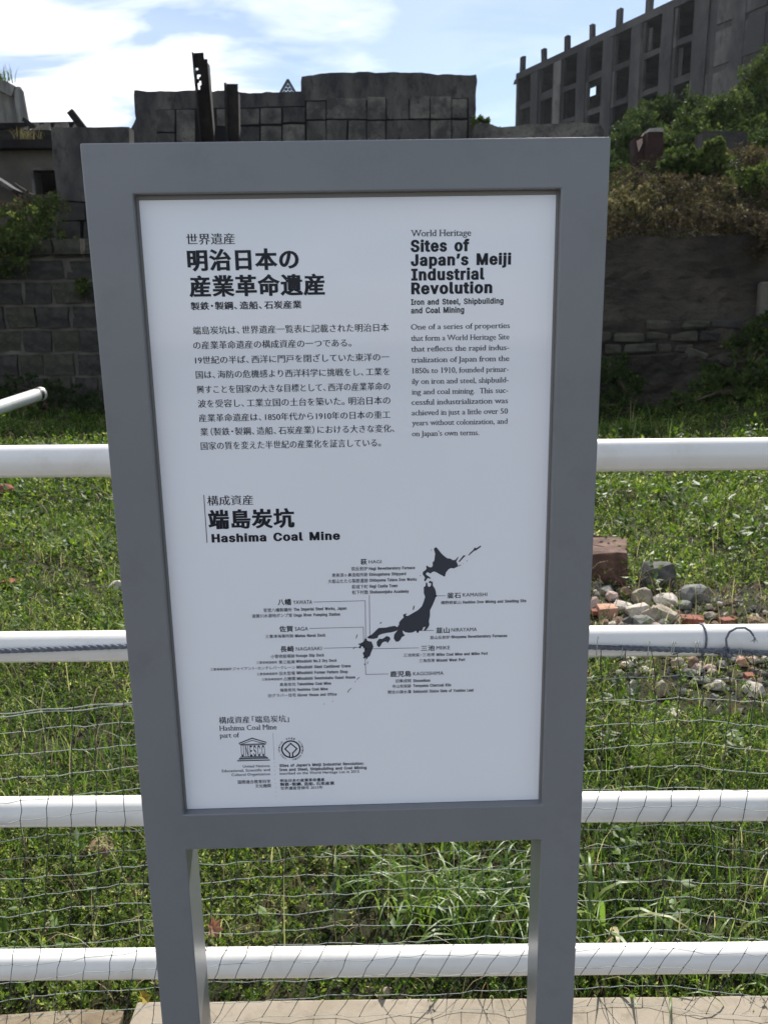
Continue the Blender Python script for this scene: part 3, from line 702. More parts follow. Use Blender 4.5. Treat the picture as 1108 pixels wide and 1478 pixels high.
def print_part(name, entries, mt='ink'):
    V, F = [], []
    for e in entries: line_mesh(*e, V, F)
    me = bpy.data.meshes.new(name)
    me.from_pydata(V, [], F)
    return link(name, me, M[mt], panel, ZERO)
T = TEXT
print_part('japanese_heading', T[0:4])
print_part('japanese_paragraph', T[4:13])
print_part('english_heading', T[13:20])
print_part('english_paragraph', T[20:31])
print_part('mine_name', T[31:34])
i0 = [i for i, e in enumerate(T) if e[0].startswith('構成資産「')][0]
print_part('map_caption', T[34:i0])
print_part('membership_text', T[i0:i0 + 3])
iu = [i for i, e in enumerate(T) if e[0] == 'UNESCO'][0]
print_part('emblem_caption', T[iu + 1:])
for p in POLY:
    bm = bmesh.new()
    vs = [bm.verts.new((x / 1000, PANEL - 0.0003, z / 1000)) for x, z in p]
    for t3 in tessellate_polygon([[Vector((x, z, 0)) for x, z in p]]):
        bm.faces.new([vs[i] for i in t3])
    obj_bm('map_island', bm, M['mapink'], panel, loc=ZERO)
def stroke(V, F, pts, wd, y=0.0003):
    """flat printed polyline, mm"""
    for (a, b) in zip(pts, pts[1:]):
        d = Vector((b[0] - a[0], b[1] - a[1])); l = d.length
        if l < 1e-6: continue
        d /= l
        n = Vector((-d.y, d.x)) * wd / 2
        e = d * wd / 2 * 0.98
        o = len(V)
        for px, pz in ((a[0] - e.x + n.x, a[1] - e.y + n.y), (a[0] - e.x - n.x, a[1] - e.y - n.y), (b[0] + e.x - n.x, b[1] + e.y - n.y), (b[0] + e.x + n.x, b[1] + e.y + n.y)):
            V.append((px / 1000, PANEL - y, pz / 1000))
        F.append((o, o + 1, o + 2, o + 3))
for i, l in enumerate(LINES):
    V, F = [], []
    stroke(V, F, l, 0.55 if i else 0.8, 0.00045)
    me = bpy.data.meshes.new('leader_line'); me.from_pydata(V, [], F); link('leader_line' if i else 'rule_line', me, M['ink'], panel, ZERO)
for l in (LINES[5][0], LINES[6][0], LINES[7][0], LINES[8][0], LINES[3][2], LINES[2][2], LINES[1][1], LINES[4][1]):
    V = [((l[0] + 1.5 * math.cos(a * math.pi / 5)) / 1000, PANEL - 0.0005, (l[1] + 1.5 * math.sin(a * math.pi / 5)) / 1000) for a in range(10)]
    me = bpy.data.meshes.new('map_dot'); me.from_pydata(V, [], [tuple(range(10))]); link('map_dot', me, M['ink'], panel, ZERO)
V, F = [], []
for i, l in enumerate(LOGO): stroke(V, F, l, (1.5, 0.9, 0.9, 0.9, 1.1, 1.4, 0.8, 1.4)[i], 0.0003 + i * 0.00002)
line_mesh(*T[iu], V, F)
me = bpy.data.meshes.new('temple_emblem'); me.from_pydata(V, [], F); link('temple_emblem', me, M['ink'], panel, ZERO)
V, F = [], []
cx, cz = EMB[0][0], EMB[0][1] - 0.3
R_ = 12.6
stroke(V, F, [(cx + R_ * math.cos(a * math.pi / 24), cz + R_ * math.sin(a * math.pi / 24)) for a in range(49)], 1.9)
hx, b0 = 8.3, cz - 1.0
stroke(V, F, [(cx - 2.1, cz - R_), (cx - 2.1, b0 - 5.2), (cx - hx, b0 + 1.6), (cx, b0 + 1.6 + hx), (cx + hx, b0 + 1.6), (cx + 2.1, b0 - 5.2), (cx + 2.1, cz - R_)], 1.7, 0.00034)
def ring(txt, a0, a1, rr, hh, flip, st='r'):
    """letters set round the emblem; angles in degrees, clockwise from the top"""
    n = len(txt)
    for i, c in enumerate(txt):
        if c == ' ': continue
        a = rad(a0 + (a1 - a0) * (i + 0.5) / n)
        vv, ff = [], []
        line_mesh(c, st, -hh * 0.36, hh * 0.36, -hh / 2, hh / 2, vv, ff)
        o = len(V)
        for v in vv:
            x, z = v[0] * 1000, v[2] * 1000
            if flip: x, z = -x, -z
            V.append(((cx + math.sin(a) * (rr + z) + math.cos(a) * x) / 1000, v[1], (cz + math.cos(a) * (rr + z) - math.sin(a) * x) / 1000))
        F.extend(tuple(i + o for i in q) for q in ff)
ring('世界遺産', -24, 24, 16.6, 3.0, False, 'b')
ring('WORLD HERITAGE', 205, 318, 16.4, 2.2, False)
ring('PATRIMOINE MONDIAL', 42, 178, 16.4, 2.2, False)
me = bpy.data.meshes.new('ring_emblem'); me.from_pydata(V, [], F); link('ring_emblem', me, M['ink'], panel, ZERO)
V, F = [], []
(dx0, dz0), (dx1, dz1) = DOTS
tt = [i * 0.0195 for i in range(22)] + [0.46, 0.52, 0.585, 0.65, 0.72, 0.79, 0.86, 0.93, 1.0]
for t_ in tt:
    o = len(V)
    r_ = 0.42
    V += [((dx0 + (dx1 - dx0) * t_ + r_ * math.cos(a * math.pi / 4)) / 1000, PANEL - 0.0003, (dz0 + (dz1 - dz0) * t_ + r_ * math.sin(a * math.pi / 4)) / 1000) for a in range(8)]
    F.append(tuple(range(o, o + 8)))
me = bpy.data.meshes.new('dotted_line'); me.from_pydata(V, [], F); link('dotted_line', me, M['ink'], panel, ZERO)
bpy.data.objects.remove(_fo)

print('EM', EM, 'caps', CAPS, 'serifs', NSER)

# ------------------------------------------------------------------ ground, kerb, paving, terrace
def sm(a, b, x):
    t = np.clip((x - a) / (b - a), 0, 1)
    return t * t * (3 - 2 * t)
def fbm(x, y, f):
    return (np.sin(x * f * 1.3 + 1.7 * np.sin(y * f * 0.9)) + np.sin(y * f * 1.7 + 2.1 * np.sin(x * f * 0.7 + 1)) + 0.5 * np.sin((x + y) * f * 3.1 + 0.4)) / 2.5
def ground_h(x, y):
    x, y = np.asarray(x, float), np.asarray(y, float)
    h = -0.06 + 0.035 * fbm(x, y, 2.3) * sm(1.6, 3, y) + 0.07 * fbm(x + 3, y, 0.8) * sm(3, 7, y)
    h = h + 0.75 * sm(3.6, 7.2, x) * sm(7.5, 13.5, y) + 0.25 * sm(-3, -7, x) * sm(9, 13.5, y)
    h = h + 0.05 * sm(0.7, 1.1, x) * sm(2.4, 1.6, x) * sm(3.9, 4.4, y) * sm(5.4, 4.8, y)
    return h * sm(0, 1.9, y) + -0.06 * (1 - sm(0, 1.9, y)) - 0.08 * (y < 1.5)
def terrace_h(x, y):
    x, y = np.asarray(x, float), np.asarray(y, float)
    sx = sm(2.8, 5.5, x)
    h = 2.86 + sx * (0.18 + 1.5 * sm(14.3, 18.6, y) + 0.30 * np.maximum(0, y - 20) * sm(3, 11, x * 20 / np.maximum(y, 1)))
    h = h + 0.10 * fbm(x, y, 1.1) * sx
    h = np.minimum(h, 11)
    return h
def sheet(name, xs, ys, hf, m, label_kind='structure'):
    X, Y = np.meshgrid(xs, ys)
    Z = hf(X, Y)
    V = np.stack([X, Y, Z], -1).reshape(-1, 3)
    nx, ny = len(xs), len(ys)
    i = np.arange((ny - 1) * (nx - 1)); r, c = i // (nx - 1), i % (nx - 1)
    a = r * nx + c
    F = np.stack([a, a + 1, a + nx + 1, a + nx], -1)
    me = bpy.data.meshes.new(name)
    me.from_pydata(V.tolist(), [], F.tolist())
    for p in me.polygons: p.use_smooth = True
    o = link(name, me, m)
    return tag(o, kind=label_kind)
gx = np.concatenate([[-180, -120, -60, -35], np.arange(-22, 22.1, 0.2), [35, 60, 120, 180]])
gy = np.concatenate([[-120, -60, -30, -10, -3, 0.5, 1.4], np.arange(1.56, 15.2, 0.16), [18, 30, 60, 120, 220]])
sheet('ground', gx, gy, ground_h, M['soil'])
sheet('terrace', np.concatenate([np.arange(-30, 30.1, 0.5), [40, 60]]), np.concatenate([[14.45, 14.8], np.arange(15.2, 45, 0.5), [50, 60, 80, 100]]), terrace_h, M['terrace'])
pv = obj_bm('paving', box_bm((0, -8.82, -0.15), (60, 20, 0.1)), M['paving']); tag(pv, kind='structure')

kerb = empty('kerb', (0, 1.36, -0.1)); tag(kerb, kind='structure')
xj = at(181, 1460, 1.5).x
def kerb_piece(x0, x1, m, dz, dy, jt):
    bm = box_bm(((x0 + x1) / 2, 1.36 + dy / 2, -0.1 + dz / 2), (x1 - x0, 0.366 + dy, 0.2 + dz), 0.006, seg=2)
    bmesh.ops.subdivide_edges(bm, edges=[e for e in bm.edges if e.calc_length() > 0.4], cuts=40)
    for v in bm.verts:
        n = noise.noise_vector(v.co * 6) * jt + noise.noise_vector(v.co * 25) * jt * 0.4
        v.co += Vector((n.x if abs(v.co.x - x0) < 0.02 or abs(v.co.x - x1) < 0.02 else 0, n.y, n.z * 0.6))
    return obj_bm('kerb_stone', bm, m, kerb)
kerb_piece(-2.6, xj - 0.016, M['kerb2'], -0.012, -0.010, 0.012)
kerb_piece(xj + 0.012, 2.8, M['kerb'], 0.0, 0.0, 0.002)
kerb_piece(-7.0, -2.61, M['kerb'], 0.0, 0.0, 0.002)
kerb_piece(2.81, 7.0, M['kerb'], 0.0, 0.0, 0.002)

# ------------------------------------------------------------------ stone retaining wall, stone by stone
wl = empty('stone_retaining_wall', (-4, 14.6, 0))
tag(wl, 'dark retaining wall of big squared stones with pale joints, left behind the sign', 'wall')
bm = box_bm((-4.4, 14.895, 1.40), (13.2, 0.60, 2.96))
obj_bm('joint_bed', bm, M['mortar'], wl)
protos = []
for k in range(14):
    bm = bmesh.new()
    bmesh.ops.create_cube(bm, size=1)
    bmesh.ops.subdivide_edges(bm, edges=bm.edges[:], cuts=1, use_grid_fill=True)
    for v in bm.verts:
        n = Vector((random.uniform(-1, 1), random.uniform(-1, 1), random.uniform(-1, 1)))
        if v.co.y < -0.4:
            if abs(v.co.x) > 0.4 or abs(v.co.z) > 0.4: v.co.x *= 0.985; v.co.z *= 0.98; v.co.y += 0.10
            v.co.y += n.y * 0.10
        v.co.x += n.x * 0.035; v.co.z += n.z * 0.04
    bmesh.ops.recalc_face_normals(bm, faces=bm.faces)
    me = bpy.data.meshes.new('stone'); bm.to_mesh(me); bm.free()
    me.materials.append(M['stone' if k % 3 else 'stone2'])
    protos.append(me)
z = -0.06
ci = 0
while z < 2.8:
    h = 0.415 if ci < 6 else 0.36
    x = -10.6 + random.uniform(0, 0.4)
    while x < 2.1:
        wd = random.uniform(0.44, 0.62) if ci < 6 else random.uniform(0.5, 0.85)
        o = bpy.data.objects.new('stone', random.choice(protos))
        COL.objects.link(o)
        o.parent = wl
        o.location = Vector((x + wd / 2, 14.67 + random.uniform(-0.02, 0.02), z + h / 2)) - wl.location
        o.scale = (wd - 0.05, 0.26, h - 0.05)
        x += wd
    z += h
    ci += 1
bm = box_bm((-4.4, 14.9, 2.90), (13.2, 0.5, 0.06), 0.02)
obj_bm('coping', bm, M['mortar'], wl)

# right: rough dark retaining wall with a stepped footing
wr = empty('rough_retaining_wall', (8, 14.2, 0))
tag(wr, 'tall rough blackened concrete retaining wall with stained lower courses, right of the sign', 'wall')
def rough_box(x0, x1, y0, y1, z0, z1, amp, f, step=0.14, seed=0):
    """a box whose front and top are broken up"""
    bm = bmesh.new()
    nx, nz = int((x1 - x0) / step) + 1, int((z1 - z0) / step) + 1
    g = []
    for j in range(nz + 1):
        row = []
        for i in range(nx + 1):
            p = Vector((x0 + (x1 - x0) * i / nx, y0, z0 + (z1 - z0) * j / nz))
            q = Vector((p.x * f, p.z * f * 1.8, seed))
            d = noise.fractal(q, 0.7, 2.1, 5) * amp
            if j == nz: p.z += noise.noise(Vector((p.x * 1.7, seed, 3))) * amp * 0.9
            p.y += d
            row.append(bm.verts.new(p))
        g.append(row)
    for j in range(nz):
        for i in range(nx):
            bm.faces.new((g[j][i], g[j][i + 1], g[j + 1][i + 1], g[j + 1][i]))
    top = [bm.verts.new((v.co.x, y1, v.co.z)) for v in g[-1]]
    bot = [bm.verts.new((v.co.x, y1, z0)) for v in g[0]]
    for i in range(nx):
        bm.faces.new((g[-1][i], g[-1][i + 1], top[i + 1], top[i]))
        bm.faces.new((top[i], top[i + 1], bot[i + 1], bot[i]))
    return bm
obj_bm('wall_face', rough_box(2.15, 16, 14.2, 14.9, 0.0, 3.02, 0.10, 0.9, 0.14, 1), M['rockwall'], wr)
obj_bm('footing', rough_box(2.1, 16, 13.78, 14.35, -0.1, 1.05, 0.16, 0.7, 0.14, 5), M['rockwall'], wr)
# stained block courses on the lower face
for j in range(3):
    x = 3.6 + random.uniform(0, 0.3)
    while x < 7.6:
        wd = random.uniform(0.28, 0.62)
        if random.random() < 0.72:
            zc = 1.16 + j * 0.20
            bm = box_bm((x + wd / 2, 14.17, zc), (wd - 0.05, 0.09, 0.16), 0.03, jit=0.03)
            obj_bm('stone', bm, M['stone2'] if random.random() < .5 else M['stone'], wr)
        x += wd
bm = box_bm((at(1112, 432, 14.1).x, 14.12, at(1112, 432, 14.1).z), (0.42, 0.18, 0.58), 0.03, jit=0.02)
obj_bm('pale_block', bm, M['mortar'], wr)
for (a_, b_, c_) in ((1003, 513, 0.35), (1046, 520, 0.28), (1082, 470, 0.2)):
    p = at(a_, b_, 13.8)
    obj_bm('stone', box_bm(p, (c_, 0.2, c_ * 0.5), 0.04, jit=0.03, rot=Matrix.Rotation(0.3, 4, 'Y')), M['stone2'], wr)

# ------------------------------------------------------------------ ruined concrete walls above the terrace
rw = empty('ruined_concrete_wall', (at(440, 200, 20).x, 20, 2.8))
tag(rw, 'ruined dark concrete wall with broken top and gridded blocks, above the middle of the sign', 'wall')
obj_bm('wall_body', slab_bm([(186, 380), (183, 195), (189, 184), (196, 172), (194, 150), (195, 131), (250, 132), (331, 130), (338, 133), (434, 133), (434, 110), (470, 106), (560, 104), (620, 104), (632, 108), (687, 107), (687, 380)], 20.15, 0.9, 0.04, step=0.09), M['conc'], rw)
obj_bm('joint_bed', slab_bm([(440, 145), (676, 141), (677, 232), (440, 232)], 20.11, 0.1, 0.02), M['joint'], rw)
obj_bm('joint_bed', slab_bm([(226, 158), (310, 156), (440, 153), (440, 232), (226, 232)], 20.11, 0.1, 0.02), M['joint'], rw)
def block(px0, py0, px1, py1, Y=20.15, th=0.075, m='conc2', root=None):
    g = 0.9
    u = lambda: random.uniform(-.6, .7)
    P = []
    cs = ((px0 + g, py1 - g), (px1 - g, py1 - g), (px1 - g, py0 + g), (px0 + g, py0 + g))
    for i in range(4):
        (xa, ya), (xb, yb) = cs[i], cs[(i + 1) % 4]
        for k in range(3):
            t = k / 3
            P.append(at(xa + (xb - xa) * t + u() * 0.7, ya + (yb - ya) * t + u() * 0.7, Y))
    th += random.uniform(-.015, .02)
    bm = bmesh.new()
    f = [bm.verts.new(p + Vector((0, -th, 0))) for p in P]
    b = [bm.verts.new(p + Vector((0, 0.02, 0))) for p in P]
    bm.faces.new(f)
    for i in range(12): bm.faces.new((f[i], b[i], b[(i + 1) % 12], f[(i + 1) % 12]))
    obj_bm('block', bm, M[m], root)
for (a, b, c, d) in ((442, 147, 471, 174), (471, 142, 529, 173), (529, 140, 557, 174), (557, 139, 590, 174), (590, 139, 620, 173), (620, 140, 651, 173), (442, 175, 471, 230), (471, 174, 501, 230), (502, 174, 529, 230), (529, 175, 557, 230), (557, 174, 620, 230), (620, 174, 651, 230), (651, 143, 674, 172), (651, 174, 674, 230),
                     (227, 159, 254, 192), (255, 159, 283, 230), (227, 193, 254, 230), (313, 158, 345, 183), (346, 157, 375, 181), (376, 156, 407, 180), (408, 155, 441, 178), (346, 183, 375, 230), (376, 182, 407, 230), (408, 180, 441, 230)):
    block(a, b, c, d, m='conc2' if random.random() < 0.75 else 'conc', root=rw)
low = obj_bm('broken_low_wall', slab_bm([(684, 420), (685, 180), (705, 179), (722, 183), (745, 183), (760, 180), (800, 178), (830, 176), (866, 178), (872, 186), (872, 420)], 19.2, 0.7, 0.06), M['conc2'])
tag(low, 'low broken concrete wall top between the gridded ruin and the ruined apartment block', 'wall')

def beam_thing(name, label, cat, group, base, top, Y, wpx, holes=False):
    a, b = at(*base, Y), at(*top, Y)
    wd = wpx / FPX * Y * 1.0
    root = empty(name, (a.x, Y, a.z)); tag(root, label, cat, group)
    d = (b - a).normalized(); x = Vector((1, 0, 0)); x = (x - d * x.dot(d)).normalized()
    q = Matrix.Identity(4)
    for r in range(3): q[r][0], q[r][1], q[r][2] = x[r], d.cross(x)[r], d[r]
    mid = (a + b) / 2; l = (b - a).length
    obj_bm('web', box_bm(mid, (wd * 0.9, 0.03, l), jit=0.006, rot=q), M['rust'], root)
    for s in (-1, 1):
        obj_bm('flange', box_bm(mid + x * (s * wd * 0.47) - d * (0.1 if s > 0 else 0), (0.035, wd * 0.75, l - (0.2 if s > 0 else 0)), jit=0.008, rot=q), M['rust'], root)
    return root, a, b, x, d, wd
# the taller column: rusted through in places, so its front plate is built with real holes
a, b, Y = at(303, 235, 18.9), at(289, 76, 18.9), 18.9
sc_ = empty('steel_column', (a.x, Y, a.z)); tag(sc_, 'tall leaning rusted steel column with holes rusted through it, in front of the ruin', 'column', 'rusted steel columns')
d = (b - a).normalized(); x = Vector((1, 0, 0)); x = (x - d * x.dot(d)).normalized(); l = (b - a).length; wd = 0.29
bm = bmesh.new()
nu, nv = 8, 52
ver = {}
def gv(i, j):
    if (i, j) not in ver:
        top_cut = 0.0
        p = a + x * (wd * (i / nu - 0.5)) + d * (l * j / nv)
        if j >= nv - 4 and i > 6: p = p - d * 0.0
        ver[(i, j)] = bm.verts.new(p + Vector((0, noise.noise(p * 5) * 0.015, 0)))
    return ver[(i, j)]
holes = {(1, 40), (1, 41), (2, 41), (1, 36), (1, 37), (2, 38), (2, 37), (0, 44), (1, 44), (1, 35)}
for j in range(nv):
    for i in range(nu):
        if (i, j) in holes or (i >= 6 and j >= nv - 3) : continue
        bm.faces.new((gv(i, j), gv(i + 1, j), gv(i + 1, j + 1), gv(i, j + 1)))
bmesh.ops.solidify(bm, geom=bm.faces[:], thickness=0.035)
obj_bm('web', bm, M['rust'], sc_)
q = Matrix.Identity(4)
for r in range(3): q[r][0], q[r][1], q[r][2] = x[r], d.cross(x)[r], d[r]
obj_bm('flange', box_bm((a + b) / 2 - x * 0.005 - x * wd / 2 , (0.03, 0.2, l - 0.02), jit=0.008, rot=q), M['rust'], sc_)
obj_bm('flange', box_bm((a + b) / 2 + x * wd / 2 - d * 0.1, (0.03, 0.2, l - 0.24), jit=0.008, rot=q), M['rust'], sc_)
beam_thing('steel_column', 'shorter upright rusted steel column beside the leaning one', 'column', 'rusted steel columns', (337.5, 235), (335, 121), 18.9, 17)

# small lattice pyramid far behind
lt = empty('lattice_tower', (at(415, 135, 60).x, 60, at(415, 135, 60).z)); tag(lt, 'small dark triangular lattice tower top peeping over the ruined wall', 'tower')
apx, bl, br = at(415.5, 115, 60), at(402.5, 138, 60), at(429, 138, 60)
for s, e in ((apx, bl), (apx, br), (bl, br)): obj_bm('leg', bar_bm(s, e, 0.14, 0.14), M['lattice'], lt)
for k in range(1, 5):
    t = k / 5
    obj_bm('brace', bar_bm(apx.lerp(bl, t), apx.lerp(br, t), 0.07, 0.07), M['lattice'], lt)
    t2 = k / 5
    obj_bm('brace', bar_bm(bl.lerp(br, t2), apx.lerp(bl, 1 - t2) if t2 < 1 else br, 0.07, 0.07), M['lattice'], lt)
    obj_bm('brace', bar_bm(bl.lerp(br, t2), apx.lerp(br, t2), 0.07, 0.07), M['lattice'], lt)

# ------------------------------------------------------------------ ruins at the left
pier = empty('concrete_pier_wall', (at(130, 290, 16.5).x, 16.5, 2.8)); tag(pier, 'plain dark concrete wall standing on black stone base, left of the sign top', 'wall')
obj_bm('wall_body', slab_bm([(73, 184), (118, 184), (180, 183), (187, 184), (188, 292), (85, 289), (80, 250)], 16.5, 0.3, 0.02), M['conc'], pier)
for i, (x0, x1) in enumerate(((86, 122), (124, 165), (167, 215))):
    obj_bm('base_stone', slab_bm([(x0, 293), (x1, 293), (x1, 318), (x0, 318)], 16.42, 0.6, 0.012), M['stone'], pier)
    obj_bm('base_stone', slab_bm([(x0 - 3, 320), (x1 - 6, 320), (x1 - 6, 400), (x0 - 3, 400)], 16.42, 0.6, 0.012), M['stone'], pier)

hs = empty('roofless_house', (at(30, 300, 19).x, 19, 2.8)); tag(hs, 'dull brown roofless house with one black square window at the left edge', 'ruin')
bm = bmesh.new()
Yh = 19.0
def pbox(px0, py0, px1, py1, Y, th, bm, y_off=0.0):
    xa, xb = at(px0, 264, Y).x, at(px1, 264, Y).x           # edges are plumb: widths are read at the height of the window
    za, zb = at(50, py1, Y).z, at(50, py0, Y).z
    return box_bm(((xa + xb) / 2, Y + y_off + th / 2, (za + zb) / 2), (xb - xa, th, zb - za), bm=bm)
pbox(-120, 216, 51, 420, Yh, 0.4, bm)
pbox(51.1, 216, 81, 246, Yh, 0.4, bm)
pbox(81.1, 216, 130, 420, Yh, 0.4, bm)
pbox(51.1, 281, 81, 420, Yh, 0.4, bm)
obj_bm('wall', bm, M['brownwall'], hs)
bm = bmesh.new()
pbox(47.5, 244, 51.5, 282, Yh, 0.07, bm, -0.06); pbox(51.6, 243, 84, 246.6, Yh, 0.07, bm, -0.065)
obj_bm('window_frame', bm, M['conc2'], hs)
bm = bmesh.new(); pbox(-120, 205, 130, 217, Yh, 0.8, bm, -0.25)
obj_bm('eave', bm, M['timber'], hs)
bm = bmesh.new(); pbox(-120, 196, 130, 420, 24, 0.3, bm); pbox(-120, 230, -116, 420, 19.5, 4.4, bm); pbox(86, 225, 89, 420, 19.45, 4.5, bm)
obj_bm('rear_wall', bm, M['timber'], hs)
bm = bmesh.new(); bmesh.ops.create_cube(bm, size=1, matrix=Matrix.Translation((at(0, 200, 21).x, 21.7, at(0, 222, 21.7).z)) @ Matrix.Diagonal((5.4, 4.3, 0.1, 1)))
obj_bm('ceiling', bm, M['timber'], hs)
cr_ = empty('collapsed_roof', (at(30, 205, 20).x, 20, at(30, 205, 20).z)); tag(cr_, 'collapsed black timber roof frame with gaps of sky, on top of the roofless house', 'roof')
def rb(p0, p1, wd, Y0=20, Y1=None, m='timber', name='beam'):
    obj_bm(name, bar_bm(at(*p0, Y0), at(*p1, Y1 or Y0), wd, wd), M[m], cr_)
rb((-30, 183), (112, 180), 0.13, 20, 22); rb((-30, 199), (90, 202), 0.16, 19.4); rb((-20, 190), (60, 195), 0.1, 19.8)
rb((102, 161), (121, 186), 0.15, 19.6); rb((34, 172), (50, 183), 0.09, 20)
for k in range(17):
    x0 = -25 + k * 7.5 + random.uniform(-2, 2)
    rb((x0, 203), (x0 + random.uniform(6, 14), 181), random.uniform(0.05, 0.13), 20.2, 21, name='rafter')
for k in range(16):
    x0 = random.uniform(-25, 62); y0 = random.uniform(184, 201)
    if 34 < x0 + 6 < 62 and 184 < y0 < 196: continue
    p = at(x0 + 5, y0, 20.6)
    obj_bm('board', box_bm(p, (random.uniform(0.2, 0.42), 0.04, random.uniform(0.05, 0.13)), rot=Matrix.Rotation(random.uniform(-.5, .3), 4, 'Y')), M['timber'], cr_)
for k in range(6):
    p = at(-18 + k * 9, 188 + random.uniform(0, 5), 20.9)
    obj_bm('board', box_bm(p, (0.2, 0.04, 0.15), rot=Matrix.Rotation(random.uniform(-.5, .3), 4, 'Y')), M['timber'], cr_)
sh = empty('lean_to_shed', (at(0, 310, 17).x, 17, 2.8)); tag(sh, 'small brown lean-to with a sloping roof edge at the far left', 'shed')
obj_bm('wall', slab_bm([(-60, 245), (0, 262), (24, 281), (23, 400), (-60, 400)], 17, 0.5), M['brownwall'], sh)
obj_bm('roof', bar_bm(at(-60, 222, 16.9), at(27, 278, 16.9), 0.5, 0.07), M['conc'], sh)
obj_bm('gutter', bar_bm(at(20, 268, 17.2), at(52, 288, 17.2), 0.08, 0.12), M['conc'], sh)

tw = empty('curved_tower', (at(0, 180, 45).x, 46, 2.8)); tag(tw, 'pale streaked concrete tower with a rounded corner pillar, cut by the left edge', 'building')
bm = bmesh.new()
Yt = 45
A = at(-60, 100, Yt); zb_ = 3.0
pts = [(-75, 92), (-40, 98), (-15, 108), (0, 117), (12, 122), (23, 128)]
for (x0, y0), (x1, y1) in zip(pts, pts[1:]):
    P0, P1 = at(x0, y0 + 10, Yt), at(x1, y1 + 10, Yt)
    f = [bm.verts.new(v) for v in ((P0.x, Yt, zb_), (P1.x, Yt, zb_), (P1.x, Yt, P1.z), (P0.x, Yt, P0.z), (P0.x, Yt + 0.5, zb_), (P1.x, Yt + 0.5, zb_), (P1.x, Yt + 0.5, P1.z), (P0.x, Yt + 0.5, P0.z))]
    for q_ in ((0, 1, 2, 3), (4, 7, 6, 5), (3, 2, 6, 7), (0, 4, 5, 1), (1, 5, 6, 2), (0, 3, 7, 4)): bm.faces.new([f[i] for i in q_])
obj_bm('wall', bm, M['tower'], tw)
bm = bmesh.new()
for (x0, y0), (x1, y1) in zip(pts, pts[1:]):
    bar_bm(at(x0, y0 + 6, Yt - 0.3), at(x1, y1 + 6, Yt - 0.3), 0.6, 0.55, bm)
obj_bm('cornice', bm, M['tower'], tw)
P = at(27, 126, Yt - 0.4)
obj_bm('corner_pillar', tube_bm([(P.x + 0.05, Yt - 0.3, zb_), (P.x + 0.15, Yt - 0.3, P.z - 3), (P.x - 0.05, Yt - 0.3, P.z - 0.2), (P.x - 0.1, Yt - 0.3, P.z)], 0.27, 14, radii=[0.33, 0.30, 0.26, 0.2]), M['tower'], tw, smooth=True)

# ------------------------------------------------------------------ ruined apartment block
Z0 = 90.0
cor = at(749, 107, Z0)
Lb = 0.0386 * Z0
ang = math.atan2(0.0177, 0.0343)
dn = Vector((math.sin(ang), -math.cos(ang), 0))            # along the front, coming nearer
nr = Vector((-math.cos(ang), -math.sin(ang), 0))           # out of the front
SH = 2.92
ap = empty('ruined_apartment_block', (cor.x, cor.y, 3)); tag(ap, 'long blackened concrete apartment block with empty windows and posts along its roof', 'building')
rt_ = Matrix.Identity(4)
for r in range(3): rt_[r][0], rt_[r][1], rt_[r][2] = dn[r], -nr[r], (0, 0, 1)[r]
def fbox(k0, k1, z0, z1, out0, out1, bm=None, jit=0.0):
    """box on the front: bays k0..k1, heights below the roof line z0 > z1, from out0 to out1 metres in front of the wall plane"""
    c = cor + dn * (Lb * (k0 + k1) / 2) + nr * ((out0 + out1) / 2) + Vector((0, 0, (z0 + z1) / 2))
    return box_bm(c, (Lb * (k1 - k0), abs(out1 - out0), abs(z1 - z0)), rot=rt_, bm=bm, jit=jit)
NB, NS = 13, 5
bm = fbox(-0.12, NB, 0.12, -0.5, -8.9, 0.12)
obj_bm('roof_slab', bm, M['bld'], ap)
for s in range(NS):
    zt = -0.52 - s * SH
    zw = zt - SH + 0.48                                    # window sill
    if s == 1:                                             # this floor has fallen in near the far end
        obj_bm('floor_slab', fbox(3.7, NB, zt, zt + 0.05, -8.5, -0.32), M['bld'], ap)
    elif s: obj_bm('floor_slab', fbox(-0.01, NB, zt, zt + 0.05, -8.5, -0.32), M['bld'], ap)
    for k in range(NB):
        closed = 7 <= k < 9 or (s == 2 and k == 0)
        w0, w1 = (k + 0.05, k + 0.56)
        if k >= 6: w1 = k + 0.52
        # spandrel with a soft sill
        if not (7 <= k < 9):
            zj = random.choice((0, 0, 0.1, 0.25, -0.12)) + random.uniform(-.05, .05)
            obj_bm('spandrel', fbox(w0, w1, zw + zj, zw - 0.46, -0.25, -0.02, jit=0.04), M['bld'], ap)
            if random.random() < 0.3 and not (k in (3, 4) and s < 2):
                a_ = random.uniform(0, .7) * (w1 - w0); b_ = random.uniform(.12, .3) * (w1 - w0)
                obj_bm('broken_infill', fbox(w0 + a_, min(w1, w0 + a_ + b_), zt - random.uniform(0, 0.9), zw + random.uniform(0, .6), -0.4, -0.28, jit=0.06), M['bld'], ap)
            if random.random() < 0.3 and not (k in (3, 4) and s < 2):
                z_ = random.uniform(0.5, 1.9)
                obj_bm('window_bar', fbox(w0, w1, zw + z_, zw + z_ + 0.09, -0.5, -0.4, jit=0.08), M['bld'], ap)
        obj_bm('pier', fbox(w1 + 0.004, k + 1.046, zt, zt - SH, -0.3, 0.0, jit=0.03), M['plaster' if random.random() < 0.2 else 'bld'], ap)
    if s < 4:
        obj_bm('infill_panel', fbox(7.22, 8.48, zt - 0.15, zt - SH + 0.35, 0.0, 0.09), M['plaster'], ap)
        obj_bm('infill_wall', fbox(7.05, 8.56, zt - 0.002, zt - SH, -0.28, -0.01), M['bld'], ap)
for k in range(NB):
    obj_bm('pilaster', fbox(k + 0.64, k + 0.97, -0.52, -NS * SH - 0.5, 0.003, 0.16, jit=0.07), M['plaster' if k % 3 == 1 else 'bld'], ap)
